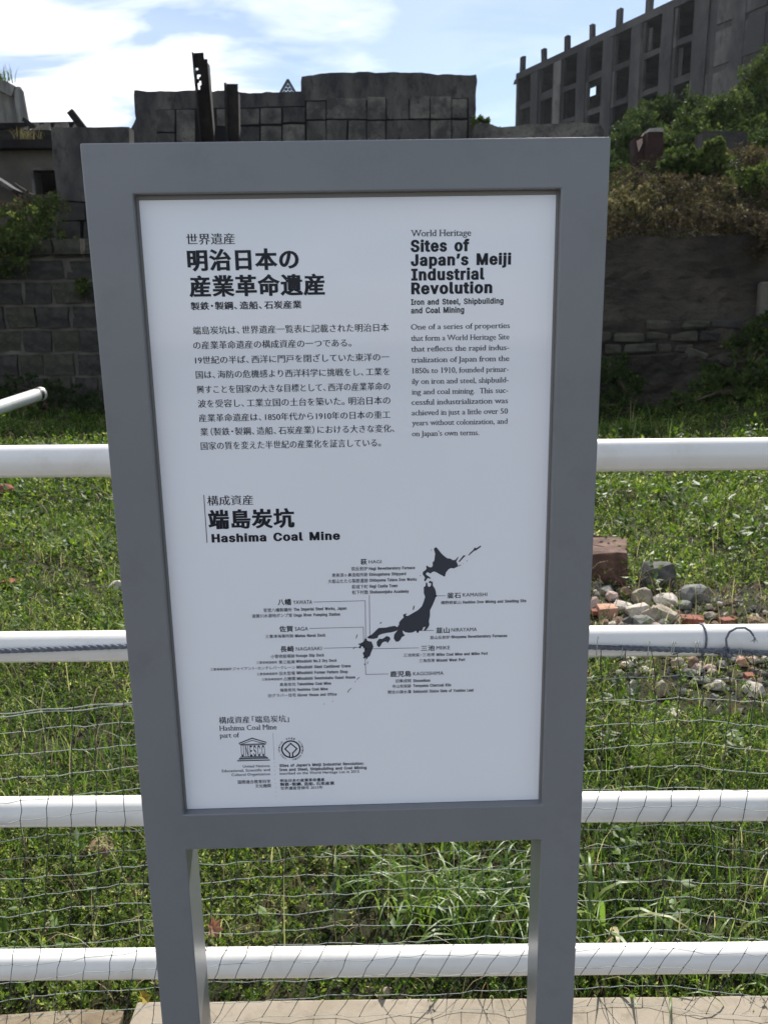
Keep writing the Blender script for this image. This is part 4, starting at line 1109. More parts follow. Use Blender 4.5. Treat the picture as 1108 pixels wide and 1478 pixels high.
obj_bm('end_wall', fbox(-0.13, -0.02, -0.5, -NS * SH - 0.5, -8.9, 0.02), M['bld'], ap)
# the rear wall has one breach, through which the sky is seen
def on_rear(px, py, depth=8.6):
    dd = RIGHT * ((px - 554) / FPX) - UP * ((py - 739) / FPX) + FWD
    P0 = cor - nr * depth
    t = (P0 - CAM).dot(nr) / dd.dot(nr)
    P = CAM + dd * t - cor
    return P.dot(dn) / Lb, P.z
(ka, za), (kb, zb2) = on_rear(845.5, 127), on_rear(859, 136.5)
k0_, k1_ = min(ka, kb), max(ka, kb); z0_, z1_ = max(za, zb2), min(za, zb2)
k0_ = max(k0_, -0.05)
bm = fbox(-0.13, k0_, -0.5, -NS * SH, -8.9, -8.6) if k0_ > -0.1 else bmesh.new()
fbox(k1_, NB, -0.5, -NS * SH, -8.9, -8.6, bm=bm)
if z0_ < -0.5: fbox(k0_, k1_, -0.5, z0_, -8.9, -8.6, bm=bm)
fbox(k0_, k1_, z1_, -NS * SH, -8.9, -8.6, bm=bm)
obj_bm('rear_wall', bm, M['bld'], ap)
print('rear hole', k0_, k1_, z0_, z1_)
bm = fbox(-0.12, NB, -NS * SH - 0.5, -cor.z + 1.5, -8.9, 0.05)
obj_bm('base_wall', bm, M['bld'], ap)
for k, x in enumerate((753.5, 782.5, 812.5, 845, 881.3, 919.6, 959.6)):
    obj_bm('roof_post', fbox(k - 0.02, k + 0.13, 0.121, 1.5 - 0.03 * k + (0.12, -0.1, 0.05, -0.05, 0.15, 0, -0.1)[k], -0.45, -0.08, jit=0.05), M['bld'], ap)
for k in range(7, 13):
    obj_bm('roof_post', fbox(k - 0.02, k + 0.13, 0.121, 1.4, -0.5, -0.05), M['bld'], ap)
obj_bm('broken_corner', fbox(-0.16, 0.0, -0.35, -0.8, -0.3, 0.2, jit=0.12), M['bld'], ap)

# ------------------------------------------------------------------ things on the slope at the right
rp = empty('rusted_tank_stump', (at(946, 245, 18.6).x, 18.8, 4.4)); tag(rp, 'square dark red rusted stump with a pale cap, among the hillside bushes', 'ruin')
obj_bm('shaft', slab_bm([(931, 300), (935, 190), (957, 189), (957, 300)], 18.6, 0.45, 0.012), M['rustred'], rp)
obj_bm('cap', slab_bm([(936, 190), (937, 185), (956, 184), (958, 187), (957, 190)], 18.58, 0.5, 0.0), M['palestone'], rp)
obj_bm('side_block', slab_bm([(919, 300), (916, 198), (927, 196), (930, 192), (934, 192), (929, 215), (930, 300)], 18.8, 0.4, 0.012), M['rustred'], rp)
obj_bm('pale_patch', slab_bm([(921, 219), (918, 203), (926, 199), (927, 206)], 18.78, 0.1, 0.01), M['r_pink'], rp)
lw = obj_bm('low_dark_wall', slab_bm([(1014, 280), (1013, 190), (1018, 188), (1078, 190), (1078, 280)], 21, 0.5, 0.02), M['stone']); tag(lw, 'low dark concrete block half hidden behind the leafy shrubs on the right bank', 'wall')

# ------------------------------------------------------------------ white railing
RY = 1.5
rl = empty('white_railing', (0, RY, 0)); tag(rl, 'white painted tube railing of four horizontal bars behind the sign', 'railing')
RT = 0.031
tilt = 0.0
for (pxl, pyl, pxr, pyr) in ((75, 665.5, 985, 656), (90, 933, 985, 924), (100, 1171, 985, 1163.5), (110, 1391.5, 970, 1383)):
    a, b = at(pxl, pyl, RY), at(pxr, pyr, RY)
    sl = (b.z - a.z) / (b.x - a.x)
    p = [(x, RY, a.z + sl * (x - a.x)) for x in (-3.0, -1.5, -0.5, 0.5, 1.5, 3.0)]
    obj_bm('rail', tube_bm(p, RT, 36), M['rail'], rl, smooth=True)
for x in (-1.18, 1.32, -2.9, 2.9):
    obj_bm('post', tube_bm([(x, RY + 0.0, -0.01), (x, RY, 1.32)], 0.024, 20), M['rail'], rl, smooth=True)
    obj_bm('base_plate', tube_bm([(x, RY, 0.0), (x, RY, 0.012)], 0.038, 20), M['rail'], rl)

# ------------------------------------------------------------------ net, rope
NY = 1.463
def tubes(polys, r, sides, m, name, parent, closed=False):
    V, F = [], []
    for P in polys:
        P = [Vector(p) for p in P]
        o = len(V); n = len(P)
        for i, p in enumerate(P):
            d = (P[min(i + 1, n - 1)] - P[max(i - 1, 0)]).normalized()
            ref = Vector((0, 1, 0)) if abs(d.y) < 0.9 else Vector((1, 0, 0))
            x = d.cross(ref).normalized(); y = d.cross(x)
            for k in range(sides):
                a = 2 * math.pi * k / sides
                V.append(p + x * (math.cos(a) * r) + y * (math.sin(a) * r))
        for i in range(n - 1):
            for k in range(sides):
                F.append((o + i * sides + k, o + i * sides + (k + 1) % sides, o + (i + 1) * sides + (k + 1) % sides, o + (i + 1) * sides + k))
    me = bpy.data.meshes.new(name); me.from_pydata([tuple(v) for v in V], [], F)
    for p in me.polygons: p.use_smooth = True
    return link(name, me, M[m], parent)
net = empty('safety_net', (0, NY, 0)); tag(net, 'thin grey knotted net hung over the lower bars of the white railing', 'net')
def interp(x, xs, ys): return float(np.interp(x, xs, ys))
XS = [-350, 0, 210, 300, 554, 765, 840, 990, 1108, 1450]
def dyrow(x): return interp(x, XS, [50, 22, 2, -2, -14, -21, -23, -32, -21, 5])
def top_y(x): return interp(x, [-350, 0, 195, 240, 700, 850, 1010, 1108, 1450], [1075, 1030, 1013, 1005, 940, 936, 938, 942, 960])
def rows_y(j):
    # nominal heights of the rows (photo pixels at the plane of the net)
    base = [972, 1005, 1037, 1070, 1103, 1136, 1165, 1192, 1221, 1248, 1274, 1300, 1325, 1350, 1374, 1398, 1424, 1452, 1480, 1508, 1536]
    return base[j]
def sag(i, j): return 3.0 * math.sin(i * 0.9 + j * 1.3) + 1.8 * math.sin(i * 2.3 - j * 0.7)
def skew(x, y):
    s = 0.0
    amt = interp(x, [-300, 0, 250, 400, 1108], [0.12, 0.2, 0.35, 0.9, 1.0])
    if y > 1158: s -= 22 * min(1, (y - 1158) / 26) * amt
    if y > 1340: s -= 0.62 * (y - 1340) * amt
    s += 5 * math.sin(y * 0.021 + x * 0.006)
    return s
NODE = {}
def node(i, j, x0):
    if (i, j) in NODE: return NODE[(i, j)]
    x = x0 + 36.2 * i
    y = rows_y(j) + dyrow(x) + (sag(i, j) * (0.45 if j < 6 else 0.75))
    px = x + skew(x, y) + 2.2 * math.sin(i * 1.7 + j * 0.8)
    yy = NY + 0.008 * math.sin(i * 0.6 + j * 0.5) - 0.004 - (0.0 if j < 14 else 0.022 * (j - 14))
    if j >= 18:
        P = on_ground(px, y, 0.006 + 0.004 * math.sin(i * 2 + j))
        P.y = max(P.y, 1.22)
    else: P = at(px, y, yy)
    if P.z < 0.004: P = on_ground(px, y, 0.005)
    NODE[(i, j)] = P
    return P
IX = range(-9, 41); X00 = -2
polys_h, polys_v, knots = [], [], []
NJ = 19
for j in range(NJ):
    cur = []
    for i in IX:
        x = X00 + 36.2 * i
        y = rows_y(j) + dyrow(x)
        if y < top_y(x) + 8:
            if len(cur) > 1: polys_h.append(cur)
            cur = []
            continue
        P = node(i, j, X00)
        if cur:
            m_ = (cur[-1] + P) / 2; m_.z -= 0.002 + 0.002 * math.sin(i * 3.1 + j); cur.append(m_)
        cur.append(P); knots.append(P)
    if len(cur) > 1: polys_h.append(cur)
for i in IX:
    x = X00 + 36.2 * i
    c = [at(x, top_y(x), NY - 0.002)]
    for j in range(NJ):
        if rows_y(j) + dyrow(x) >= top_y(x) + 8: 
            P = node(i, j, X00)
            if len(c) > 1:
                m_ = (c[-1] + P) / 2; m_.x += 0.003 * math.sin(i * 2.7 + j * 1.9); c.append(m_)
            c.append(P)
    polys_v.append(c)
tubes(polys_h, 0.00082, 4, 'net', 'cross_strands', net)
tubes(polys_v, 0.0008, 4, 'net_shaded', 'hanging_strands', net)
V, F = [], []
bmk = bmesh.new()
for P in knots:
    bmesh.ops.create_icosphere(bmk, subdivisions=0 + 1, radius=0.0017, matrix=Matrix.Translation(P))
o = obj_bm('knots', bmk, M['net_shaded'], net); tag(o, kind='stuff')
# the doubled edge cord of the net
tubes([[at(x, top_y(x) + 1.2 * math.sin(x * 0.08), NY) for x in range(-350, 240, 12)], [at(x, top_y(x) + 4 + 1.5 * math.sin(x * 0.06 + 1), NY - .002) for x in range(-350, 240, 12)]], 0.0011, 5, 'net', 'edge_cord', net)
# the rope along the second bar
def helix(cl, r, R, pitch, name, parent, strands=3, m='rope'):
    """three strands laid round a centre line"""
    cl = [Vector(p) for p in cl]
    seg = [0]
    for a, b in zip(cl, cl[1:]): seg.append(seg[-1] + (b - a).length)
    n = int(seg[-1] / pitch * 9)
    polys = []
    for s in range(strands):
        P = []
        k = 0
        for i in range(n + 1):
            t = seg[-1] * i / n
            while k < len(seg) - 2 and seg[k + 1] < t: k += 1
            u = (t - seg[k]) / max(1e-9, seg[k + 1] - seg[k])
            c = cl[k].lerp(cl[k + 1], min(1, u)); d = (cl[k + 1] - cl[k]).normalized()
            ref = Vector((0, 1, 0)) if abs(d.y) < 0.8 else Vector((1, 0, 0))
            x = d.cross(ref).normalized(); y = d.cross(x)
            a = 2 * math.pi * (t / pitch + s / strands)
            P.append(c + x * (math.cos(a) * R) + y * (math.sin(a) * R))
        polys.append(P)
    return tubes(polys, r, 5, m, name, parent)
rope = empty('twisted_rope', (0, NY, 0.9)); tag(rope, 'grey blue twisted rope running along the second bar of the railing', 'rope')
RYP = RY - RT - 0.0045
cl = [at(x, interp(x, [-350, 0, 195, 850, 1010, 1108, 1450], [947, 939.5, 932, 933.5, 939, 943, 960]), RYP) for x in range(-350, 1451, 20)]
helix(cl, 0.0030, 0.0028, 0.042, 'rope_run', rope)
# loop round the bar, knot and loose frayed end
c2 = at(1008, 924.5, RY)
loop = [Vector((c2.x + 0.004 * math.sin(a), RY - math.cos(a) * (RT + 0.003), c2.z - 0.0 + math.sin(a) * (RT + 0.003))) for a in np.linspace(-1.2, 1.9, 18)]
helix(loop, 0.0012, 0.0011, 0.014, 'rope_loop', rope)
hook = [at(x, y, RYP - d_) for x, y, d_ in ((1040, 944, 0.004), (1048, 934, .006), (1047, 922, .006), (1052, 912, .005), (1062, 906.5, .004), (1074, 906, .003), (1082, 911, .003), (1087, 918, .004))]
helix(hook, 0.0012, 0.0011, 0.014, 'loose_end', rope)
fr = []
for k in range(14):
    a0 = hook[-1] - Vector((0.002, 0, -0.002))
    fr.append([a0, a0 + Vector((random.uniform(0.0, .006), random.uniform(-.004, .002), -0.006)), a0 + Vector((random.uniform(-0.004, .010), random.uniform(-.006, .003), random.uniform(-0.016, -0.009)))])
tubes(fr, 0.0004, 3, 'rope', 'frayed_tip', rope)
kn = []
for k, (x0, y0) in enumerate(((1036, 940), (1042, 942), (1050, 939), (1054, 943), (1046, 945))):
    c = at(x0 - 2, y0, RYP - 0.003)
    kn.append([c + Vector((0.0055 * math.cos(a), -0.0035 * math.sin(a + k), 0.006 * math.sin(a))) for a in np.linspace(0, 6.28, 12)])
tubes(kn, 0.0022, 6, 'rope', 'knot', rope)
tubes([[at(x, y, RYP - 0.004) for x, y in ((970, 945), (985, 940), (1000, 938), (1020, 938), (1036, 941))], [at(x, y, RYP - 0.004) for x, y in ((1054, 941), (1070, 938.5), (1090, 940), (1112, 944), (1200, 950))],
       [at(x, y, RYP - 0.003) for x, y in ((850, 930.5), (880, 931.5), (905, 933), (940, 934))]], 0.0014, 5, 'rope', 'tie_cord', rope)
tk = []
for x, y0, y1 in ((861, 918, 948), (897, 932, 950), (935, 925, 948), (969, 926, 944), (972, 926, 944), (1003, 926, 942), (1007, 925, 942), (1066, 936, 946), (1069, 936, 946)):
    tk.append([at(x - 1, y1, RYP - 0.005), at(x, (y0 + y1) / 2, RYP - 0.008), at(x + 1, y0, RYP - 0.002), at(x + 3, y0 + 3, RYP + 0.001)])
tubes(tk, 0.0010, 4, 'net', 'lashing', rope)

# ------------------------------------------------------------------ stones, bricks
def rock(px0, py0, px1, py1, col, label=None, group='rubble stones lying in the weeds', cat='stone', name='stone', blocky=False, seed=None, zb=None, sink=0.08, n=15):
    """a broken stone whose foot is seen at the pixel row py1 of the photograph"""
    rs = random.Random(seed if seed is not None else int(px0 * 7 + py0 * 13))
    g = on_ground((px0 + px1) / 2, py1, 0.0)
    for _ in range(6):
        g = on_ground((px0 + px1) / 2, py1, float(ground_h(g.x, g.y)) + 0.015 if zb is None else zb)
    z0 = g.z
    wdt = (px1 - px0) / FPX * g.y * 0.99
    htt = (py1 - py0) / FPX * g.y * 0.97
    dpt = min(wdt, htt * 1.6) * rs.uniform(0.75, 1.05)
    # part of the picture height is the lit top
    hgt = max(htt - dpt * 0.25, htt * 0.55)
    bm = bmesh.new()
    j = 0.16 if blocky else 0.42
    tp = 1.0 if blocky else rs.uniform(0.45, 0.8)
    for sx in (-1, 1):
        for sy in (-1, 1):
            for sz in (0, 1):
                k_ = tp if sz else 1.0
                bm.verts.new((sx * wdt / 2 * k_ * rs.uniform(1 - j, 1), sy * dpt / 2 * k_ * rs.uniform(1 - j, 1), (sz * rs.uniform(1 - j, 1)) * hgt - (0 if sz else 0.15 * hgt)))
    if not blocky:
        bm.verts.new((rs.uniform(-.2, .25) * wdt, rs.uniform(-.1, .2) * dpt, hgt))
        bm.verts.new((-wdt / 2, rs.uniform(-.1, .2) * dpt, rs.uniform(.2, .5) * hgt)); bm.verts.new((wdt / 2, rs.uniform(-.1, .2) * dpt, rs.uniform(.2, .5) * hgt))
        bm.verts.new((rs.uniform(-.3, .3) * wdt, -dpt / 2, rs.uniform(.25, .6) * hgt))
        for _ in range(n - 12): bm.verts.new((rs.uniform(-.42, .42) * wdt, rs.uniform(-.42, .42) * dpt, rs.uniform(.4, .85) * hgt))
    bmesh.ops.convex_hull(bm, input=bm.verts[:])
    for v in [v for v in bm.verts if not v.link_faces]: bm.verts.remove(v)
    e = bm.edges[:]
    bmesh.ops.bevel(bm, geom=e, offset=min(wdt, hgt) * 0.016, segments=1, affect='EDGES')
    bmesh.ops.triangulate(bm, faces=bm.faces)
    for _q in range(3 if wdt > 0.3 else 1):
        bmesh.ops.subdivide_edges(bm, edges=[q for q in bm.edges if q.calc_length() > wdt * 0.2], cuts=1)
    for v in bm.verts: v.co += noise.noise_vector(v.co * (3.0 / wdt) + Vector((px0, py0, 0))) * wdt * 0.035
    if blocky:
        for v in bm.verts:                                # chipped arrises, a face that is not quite flat
            v.co += noise.noise_vector(v.co * (7.0 / wdt) + Vector((px1, 3, 1))) * wdt * 0.03
    bmesh.ops.rotate(bm, verts=bm.verts, cent=(0, 0, 0), matrix=Matrix.Rotation(rs.uniform(-.25, .25), 3, 'Z'))
    o = obj_bm(name, bm, M['r_' + col], loc=(g.x, g.y + dpt * 0.45, z0 - hgt * sink))
    cn = {'grey': 'grey', 'tan': 'tan', 'pale': 'cream', 'pink': 'pinkish', 'salmon': 'salmon', 'brick': 'orange', 'brown': 'brown', 'dark': 'dark grey', 'red': 'red'}[col]
    xc, zone = (px0 + px1) / 2, 'behind the second bar' if 903 < py1 < 945 else ('above the second bar' if py1 < 904 else ('close under the second bar' if py1 < 975 else ('lower under the second bar' if py1 < 1060 else 'low in the weeds')))
    side = next(s for lim, s in ((280, 'left of the sign'), (770, 'in the gap under the sign'), (872, 'touching the sign edge'), (905, 'just right of the sign'), (945, 'by the first net ties'), (985, 'left of the rope loop'), (1022, 'at the rope loop'), (1056, 'at the rope knot'), (1092, 'at the frayed rope end'), (9999, 'at the right edge')) if xc < lim)
    sz = 'tiny' if px1 - px0 < 10.5 else ('small' if px1 - px0 < 15 else 'fist sized')
    return tag(o, label or f'{sz} {cn} broken stone {zone}, {side}', cat, group)
rk = rock
rk(812, 760, 921, 838, 'red', 'big squared red brown stone block beside the right post of the sign', blocky=True, seed=5, sink=0.02)
rk(924, 797, 986, 848, 'dark', 'large dark grey boulder with a peaked top behind the rubble heap', seed=8, sink=0.05, n=18)
rk(983, 833, 1034, 868, 'grey', 'grey wedge shaped stone at the right end of the rubble heap', seed=3)
rk(914, 840, 946, 870, 'tan', 'rounded brown grey stone between the dark boulder and the pale flat stone', seed=12)
rk(944, 850, 984, 872, 'pale', 'pale flat topped stone in front of the dark grey boulder')
rk(924, 862, 988, 896, 'tan', 'largest tan stone in the middle of the rubble heap', seed=4, n=18)
rk(903, 863, 945, 888, 'pale', 'long pale slanting stone left of the largest tan stone', seed=21)
rk(910, 882, 955, 906, 'grey', 'flat grey stone resting just above the second bar of the railing', seed=9)
rk(886, 862, 917, 882, 'pale', 'cream coloured flat stone beside the salmon brick')
rk(863, 867, 893, 890, 'salmon', 'salmon coloured broken brick in the rubble near the sign', blocky=True)
rk(851, 856, 868, 877, 'pink'); rk(874, 848, 896, 866, 'pink'); rk(893, 842, 913, 860, 'brown', 'small brown stone just right of the pink rubble')
rk(864, 840, 888, 858, 'grey'); rk(853, 836, 868, 851, 'grey'); rk(852, 848, 865, 858, 'pale')
rk(853, 877, 866, 887, 'brick', 'small orange brick piece touching the right edge of the sign', blocky=True, cat='brick', name='brick', group='broken bricks')
rk(883, 888, 901, 903, 'brown'); rk(897, 884, 916, 905, 'dark'); rk(877, 894, 891, 905, 'pale'); rk(864, 890, 884, 904, 'brown')
rk(984, 885, 1020, 902, 'brick', 'bright orange red brick right of the rubble heap', blocky=True, cat='brick', name='brick', group='broken bricks')
rk(979, 862, 1002, 878, 'grey'); rk(950, 890, 970, 905, 'grey')
rk(1040, 888, 1062, 903, 'brick', 'dull red brick half buried between the orange brick and the white topped stone', blocky=True, cat='brick', name='brick', group='broken bricks')
rk(1080, 885, 1110, 903, 'brown', 'dark brown stone with a pale top at the right edge, above the second bar', seed=6)
rk(970, 943, 994, 962, 'tan'); rk(991, 943, 1014, 964, 'brown'); rk(905, 972, 924, 1004, 'pale', 'upright pale stone below the second bar near the sign')
rk(944, 975, 969, 1002, 'tan', 'pointed tan stone below the second bar of the railing'); rk(1026, 977, 1050, 995, 'pale'); rk(1078, 978, 1112, 1004, 'pale', 'large pale stone at the right edge below the rope')
rk(1075, 968, 1090, 983, 'brick', 'small orange brick above the large pale stone at the right edge', blocky=True, cat='brick', name='brick', group='broken bricks')
rk(1000, 973, 1032, 987, 'grey'); rk(961, 1018, 993, 1036, 'pale', 'flat pale stone low in the weeds behind the net'); rk(903, 943, 923, 956, 'tan')
rk(1064, 944, 1082, 960, 'salmon'); rk(986, 962, 1015, 975, 'grey'); rk(906, 1103, 930, 1115, 'pale', 'small pale stone just above the third bar, right of the sign')
rk(1035, 950, 1052, 963, 'grey'); rk(930, 950, 946, 962, 'tan'); rk(868, 940, 884, 954, 'grey'); rk(1020, 962, 1040, 974, 'tan')
rs_ = random.Random(31)
for k in range(165):
    x = rs_.uniform(848, 1135); y = rs_.choice((rs_.uniform(862, 908), rs_.uniform(905, 975), rs_.uniform(930, 1010))); w_ = rs_.uniform(7, 19) * (1 if y > 880 else .8)
    rk(x, y - w_ * 0.7, x + w_, y, rs_.choice(('tan', 'grey', 'grey', 'pale', 'brown', 'brown', 'pink', 'dark', 'dark', 'brick' if k % 3 == 0 else 'tan')), sink=rs_.uniform(0.1, 0.4))
rk(116, 1203, 162, 1240, 'brown', 'brown stone in the weeds between the third and fourth bars, left side', seed=2, n=18)
rk(-8, 690, 24, 715, 'brick', 'red brick rubble at the left edge under the top bar', seed=14, cat='brick', name='brick', group='broken bricks')
rk(-10, 833, 27, 846, 'brick', 'flat orange brick in the grass at the left edge above the second bar', cat='brick', name='brick', group='broken bricks', blocky=True)
rk(6, 566, 78, 596, 'red', 'long red brown lump of masonry under the white pipe', seed=17, n=20)
rk(152, 832, 178, 852, 'pale', 'pale stone in the grass against the left edge of the sign')
rk(540, 1010, 600, 1040, 'grey', 'grey stone hidden in the weeds behind the sign panel'); rk(430, 900, 480, 925, 'tan', 'tan stone hidden in the weeds behind the sign panel')
for k, (x, y, w_) in enumerate(((44, 1352, 26), (60, 1340, 18), (195, 1350, 24), (185, 1295, 20), (540, 1440, 30))):
    rk(x, y - w_ * 0.6, x + w_, y, ('brown', 'tan', 'dark')[k % 3])

# crumbs of brick and stone between the larger pieces
fr_n = 2600
x = rng.uniform(0.9, 2.9, fr_n); y = rng.uniform(2.95, 4.85, fr_n)
k_ = (x > 0.235 * y) & (x < 0.52 * y + 0.2) & (rng.random(fr_n) < np.clip(1.4 - np.abs(y - 3.9) * 0.9, 0.1, 1))
x, y = x[k_], y[k_]
for gi, (mt_, fr_s) in enumerate((('r_tan', 0), ('r_grey', 1), ('r_brown', 2), ('r_dark', 3))):
    V, F = [], []
    for i in range(gi, len(x), 4):
        s_ = 0.006 + 0.016 * rng.random() ** 2
        c = np.array([x[i], y[i], float(ground_h(x[i], y[i])) + s_ * 0.5])
        q = (rng.uniform(-1, 1, (4, 3)) * 0.35 + np.array([[1, 0, -.4], [-.7, .8, -.4], [-.7, -.8, -.4], [0, 0, .7]])) * s_
        o = len(V); V += (c + q).tolist(); F += [(o, o + 2, o + 1), (o, o + 1, o + 3), (o + 1, o + 2, o + 3), (o + 2, o, o + 3)]
    me = bpy.data.meshes.new('rubble_crumbs'); me.from_pydata(V, [], F)
    tag(link('rubble_crumbs', me, M[mt_]), kind='stuff')

# white pipe lying by the stone wall
pp = empty('white_pipe', tuple(at(20, 580, 10.8))); tag(pp, 'thick white plastic pipe with a dark band, lying at the left edge', 'pipe')
a, b = at(-60, 608, 9.6), at(60, 568, 11.2)
d = (b - a).normalized()
r_o = 0.088
obj_bm('tube', tube_bm([a, b], r_o, 28, caps=False), M['pvc'], pp, smooth=True)
obj_bm('inner_tube', tube_bm([b - d * 0.8, b - d * 0.001], r_o * 0.93, 28, caps=False), M['pvc'], pp, smooth=True)
obj_bm('band', tube_bm([b - d * 0.11, b - d * 0.05], r_o * 1.03, 28, caps=False), M['black'], pp, smooth=True)
obj_bm('collar', tube_bm([b - d * 0.045, b], r_o * 1.07, 28, caps=False), M['pvc'], pp, smooth=True)

# ------------------------------------------------------------------ plants
def leaf_mesh(name, P, D, Wd, Ln, tone, fold=0.25, m='leaf'):
    """n leaves: base points P, unit long axes D, unit side axes Wd, lengths Ln, (aspect built in), tone 0..1"""
    n = len(P)
    asp = Ln['a'] if isinstance(Ln, dict) else 0.26
    ln = (Ln['l'] if isinstance(Ln, dict) else Ln)[:, None]
    Nn = np.cross(D, Wd)
    base = P
    tip = P + D * ln
    l_ = P + D * ln * 0.45 + Wd * ln * asp + Nn * ln * fold * 0.3
    r_ = P + D * ln * 0.45 - Wd * ln * asp + Nn * ln * fold * 0.3
    V = np.stack([base, r_, tip, l_], 1).reshape(-1, 3)
    i = np.arange(n) * 4
    F = np.stack([np.stack([i, i + 1, i + 2], -1), np.stack([i, i + 2, i + 3], -1)], 1).reshape(-1)
    me = bpy.data.meshes.new(name)
    me.vertices.add(len(V)); me.vertices.foreach_set('co', V.astype(np.float32).ravel())
    me.loops.add(len(F)); me.loops.foreach_set('vertex_index', F.astype(np.int32))
    nf = len(F) // 3
    me.polygons.add(nf); me.polygons.foreach_set('loop_start', np.arange(nf, dtype=np.int32) * 3)
    me.update(calc_edges=True)
    at_ = me.attributes.new('tone', 'FLOAT', 'POINT')
    at_.data.foreach_set('value', np.repeat(np.clip(tone, 0, 1), 4).astype(np.float32))
    return me
def norm(a): return a / np.maximum(1e-9, np.linalg.norm(a, axis=-1, keepdims=True))
def blade_mesh(name, P, az, Ln, wid, bend, tone, segs=5):
    """grass blades: arcs that rise and bow over"""
    n = len(P)
    h = np.stack([np.cos(az), np.sin(az), np.zeros(n)], -1)
    side = np.stack([-np.sin(az), np.cos(az), np.zeros(n)], -1)
    pts = []
    p = P.copy(); th = np.full(n, 0.12) + bend * 0.08
    for s in range(segs + 1):
        wv = wid * (1 - (s / segs) ** 1.6) * 0.5 + 0.0002
        pts += [p - side * wv[:, None], p + side * wv[:, None]]
        p = p + (h * np.sin(th)[:, None] + np.array([0, 0, 1.0]) * np.cos(th)[:, None]) * (Ln / segs)[:, None]
        th = th + bend / segs * (0.6 + s * 0.35)
    V = np.stack(pts, 1).reshape(-1, 3)
    k = 2 * (segs + 1)
    i = (np.arange(n) * k)[:, None]
    quads = []
    for s in range(segs):
        o = 2 * s
        quads.append(np.concatenate([i + o, i + o + 1, i + o + 3, i + o + 2], 1))
    F = np.stack(quads, 1).reshape(-1)
    me = bpy.data.meshes.new(name)
    me.vertices.add(len(V)); me.vertices.foreach_set('co', V.astype(np.float32).ravel())
    me.loops.add(len(F)); me.loops.foreach_set('vertex_index', F.astype(np.int32))
    nf = len(F) // 4
    me.polygons.add(nf); me.polygons.foreach_set('loop_start', np.arange(nf, dtype=np.int32) * 4)
    me.update(calc_edges=True)
    for q_ in ('tone',):
        a_ = me.attributes.new(q_, 'FLOAT', 'POINT'); a_.data.foreach_set('value', np.repeat(np.clip(tone, 0, 1), k).astype(np.float32))
    return me
def scatter(y0, y1, dens, wid_k=0.58, xpad=0.6):
    """random points on the ground between two depths"""
    ar = (y1 - y0) * ((y0 + y1) * wid_k + 2 * xpad)
    n = int(ar * dens)
    y = rng.uniform(y0, y1, n * 2); x = rng.uniform(-1, 1, n * 2) * (y1 * wid_k + xpad)
    k = np.abs(x) < y * wid_k + xpad
    x, y = x[k], y[k]
    return x, y
def patch(x, y, f, s):
    return 0.5 + 0.5 * fbm(x * 1.0 + s, y * 1.0 - s, f)
def creepers(y0, y1, dens, leaf, nl, hgt, name):
    x, y = scatter(y0, y1, dens)
    pt = patch(x, y, 1.9, 2.0) * 0.6 + patch(x, y, 5.3, 9.0) * 0.4
    # the rubble strip stays mostly bare
    bare = (x > 0.95 * y * 0.26) & (x > 1.05) & (y > 3.0) & (y < 4.75) & (x < 2.6)
    keep = (rng.random(len(x)) < np.where(bare, np.where(y < 3.9, 0.22, 0.08), np.clip(0.22 + 1.5 * pt, 0.15, 1.0))) & (y < 14.3)
    x, y, pt = x[keep], y[keep], pt[keep]
    n = len(x)
    z = ground_h(x, y)
    lean = rng.uniform(0, 2 * np.pi, n); la = rng.uniform(0.1, 1.15, n)
    up = np.stack([np.cos(lean) * np.sin(la), np.sin(lean) * np.sin(la), np.cos(la)], -1)
    hh = hgt * rng.uniform(0.4, 1.6, n) * (0.35 + 1.4 * pt ** 1.5)
    base = np.stack([x, y, z], -1)
    t = rng.uniform(0.15, 1.0, (n, nl))
    cur = 0.35 * t ** 2
    P = base[:, None, :] + up[:, None, :] * (hh[:, None] * t)[..., None]
    P[..., 2] -= (cur * hh[:, None] * 0.4)
    az = rng.uniform(0, 2 * np.pi, (n, nl))
    el = rng.uniform(-0.2, 1.0, (n, nl))
    D = np.stack([np.cos(az) * np.cos(el), np.sin(az) * np.cos(el), np.sin(el)], -1)
    D = norm(D + up[:, None, :] * 0.5)
    rv = rng.normal(size=(n, nl, 3)) * 0.45 + np.array([0, 0, 1.0])
    Wd = norm(np.cross(D, rv))
    kind = rng.random(n)
    ls = leaf * rng.uniform(0.6, 1.35, (n, nl)) * np.where(kind < 0.25, 0.62, 1.0)[:, None]
    tone = 0.47 + 0.34 * (pt[:, None] - 0.5) + 0.22 * (patch(x, y, 3.1, 21.0)[:, None] - 0.5) + rng.normal(0, 0.17, (n, nl)) + rng.normal(0, 0.12, n)[:, None] + 0.16 * (t - 0.5) * 0 + np.where(kind > 0.93, 0.28, 0.0)[:, None] + np.where(kind < 0.2, -0.1, 0)[:, None]
    # olive, flowering tips on the left, fresher green at the right
    tone += (0.10 * (np.sin(x * 1.3 + y) > 0.3) * (kind > 0.7))[:, None]
    me = leaf_mesh(name, P.reshape(-1, 3), D.reshape(-1, 3), Wd.reshape(-1, 3), {'l': ls.reshape(-1), 'a': 0.21}, tone.reshape(-1))
    return tag(link(name, me, M['leaf']), kind='stuff'), n * nl
def dead_stems(y0, y1, dens, ln, wd, seed):
    x, y = scatter(y0, y1, dens)
    pt = patch(x, y, 2.3, seed)
    k = rng.random(len(x)) < 0.25 + pt
    x, y = x[k], y[k]; n = len(x)
    z = ground_h(x, y) + rng.uniform(0.0, 0.07, n)
    me = blade_mesh('dead_stems', np.stack([x, y, z], -1), rng.uniform(0, 6.28, n), ln * rng.uniform(0.4, 1.5, n), wd * rng.uniform(.6, 1.3, n), rng.uniform(1.0, 2.6, n), rng.uniform(0.3, 1.1, n), segs=4)
    tag(link('dead_stems', me, M['drystem']), kind='stuff')
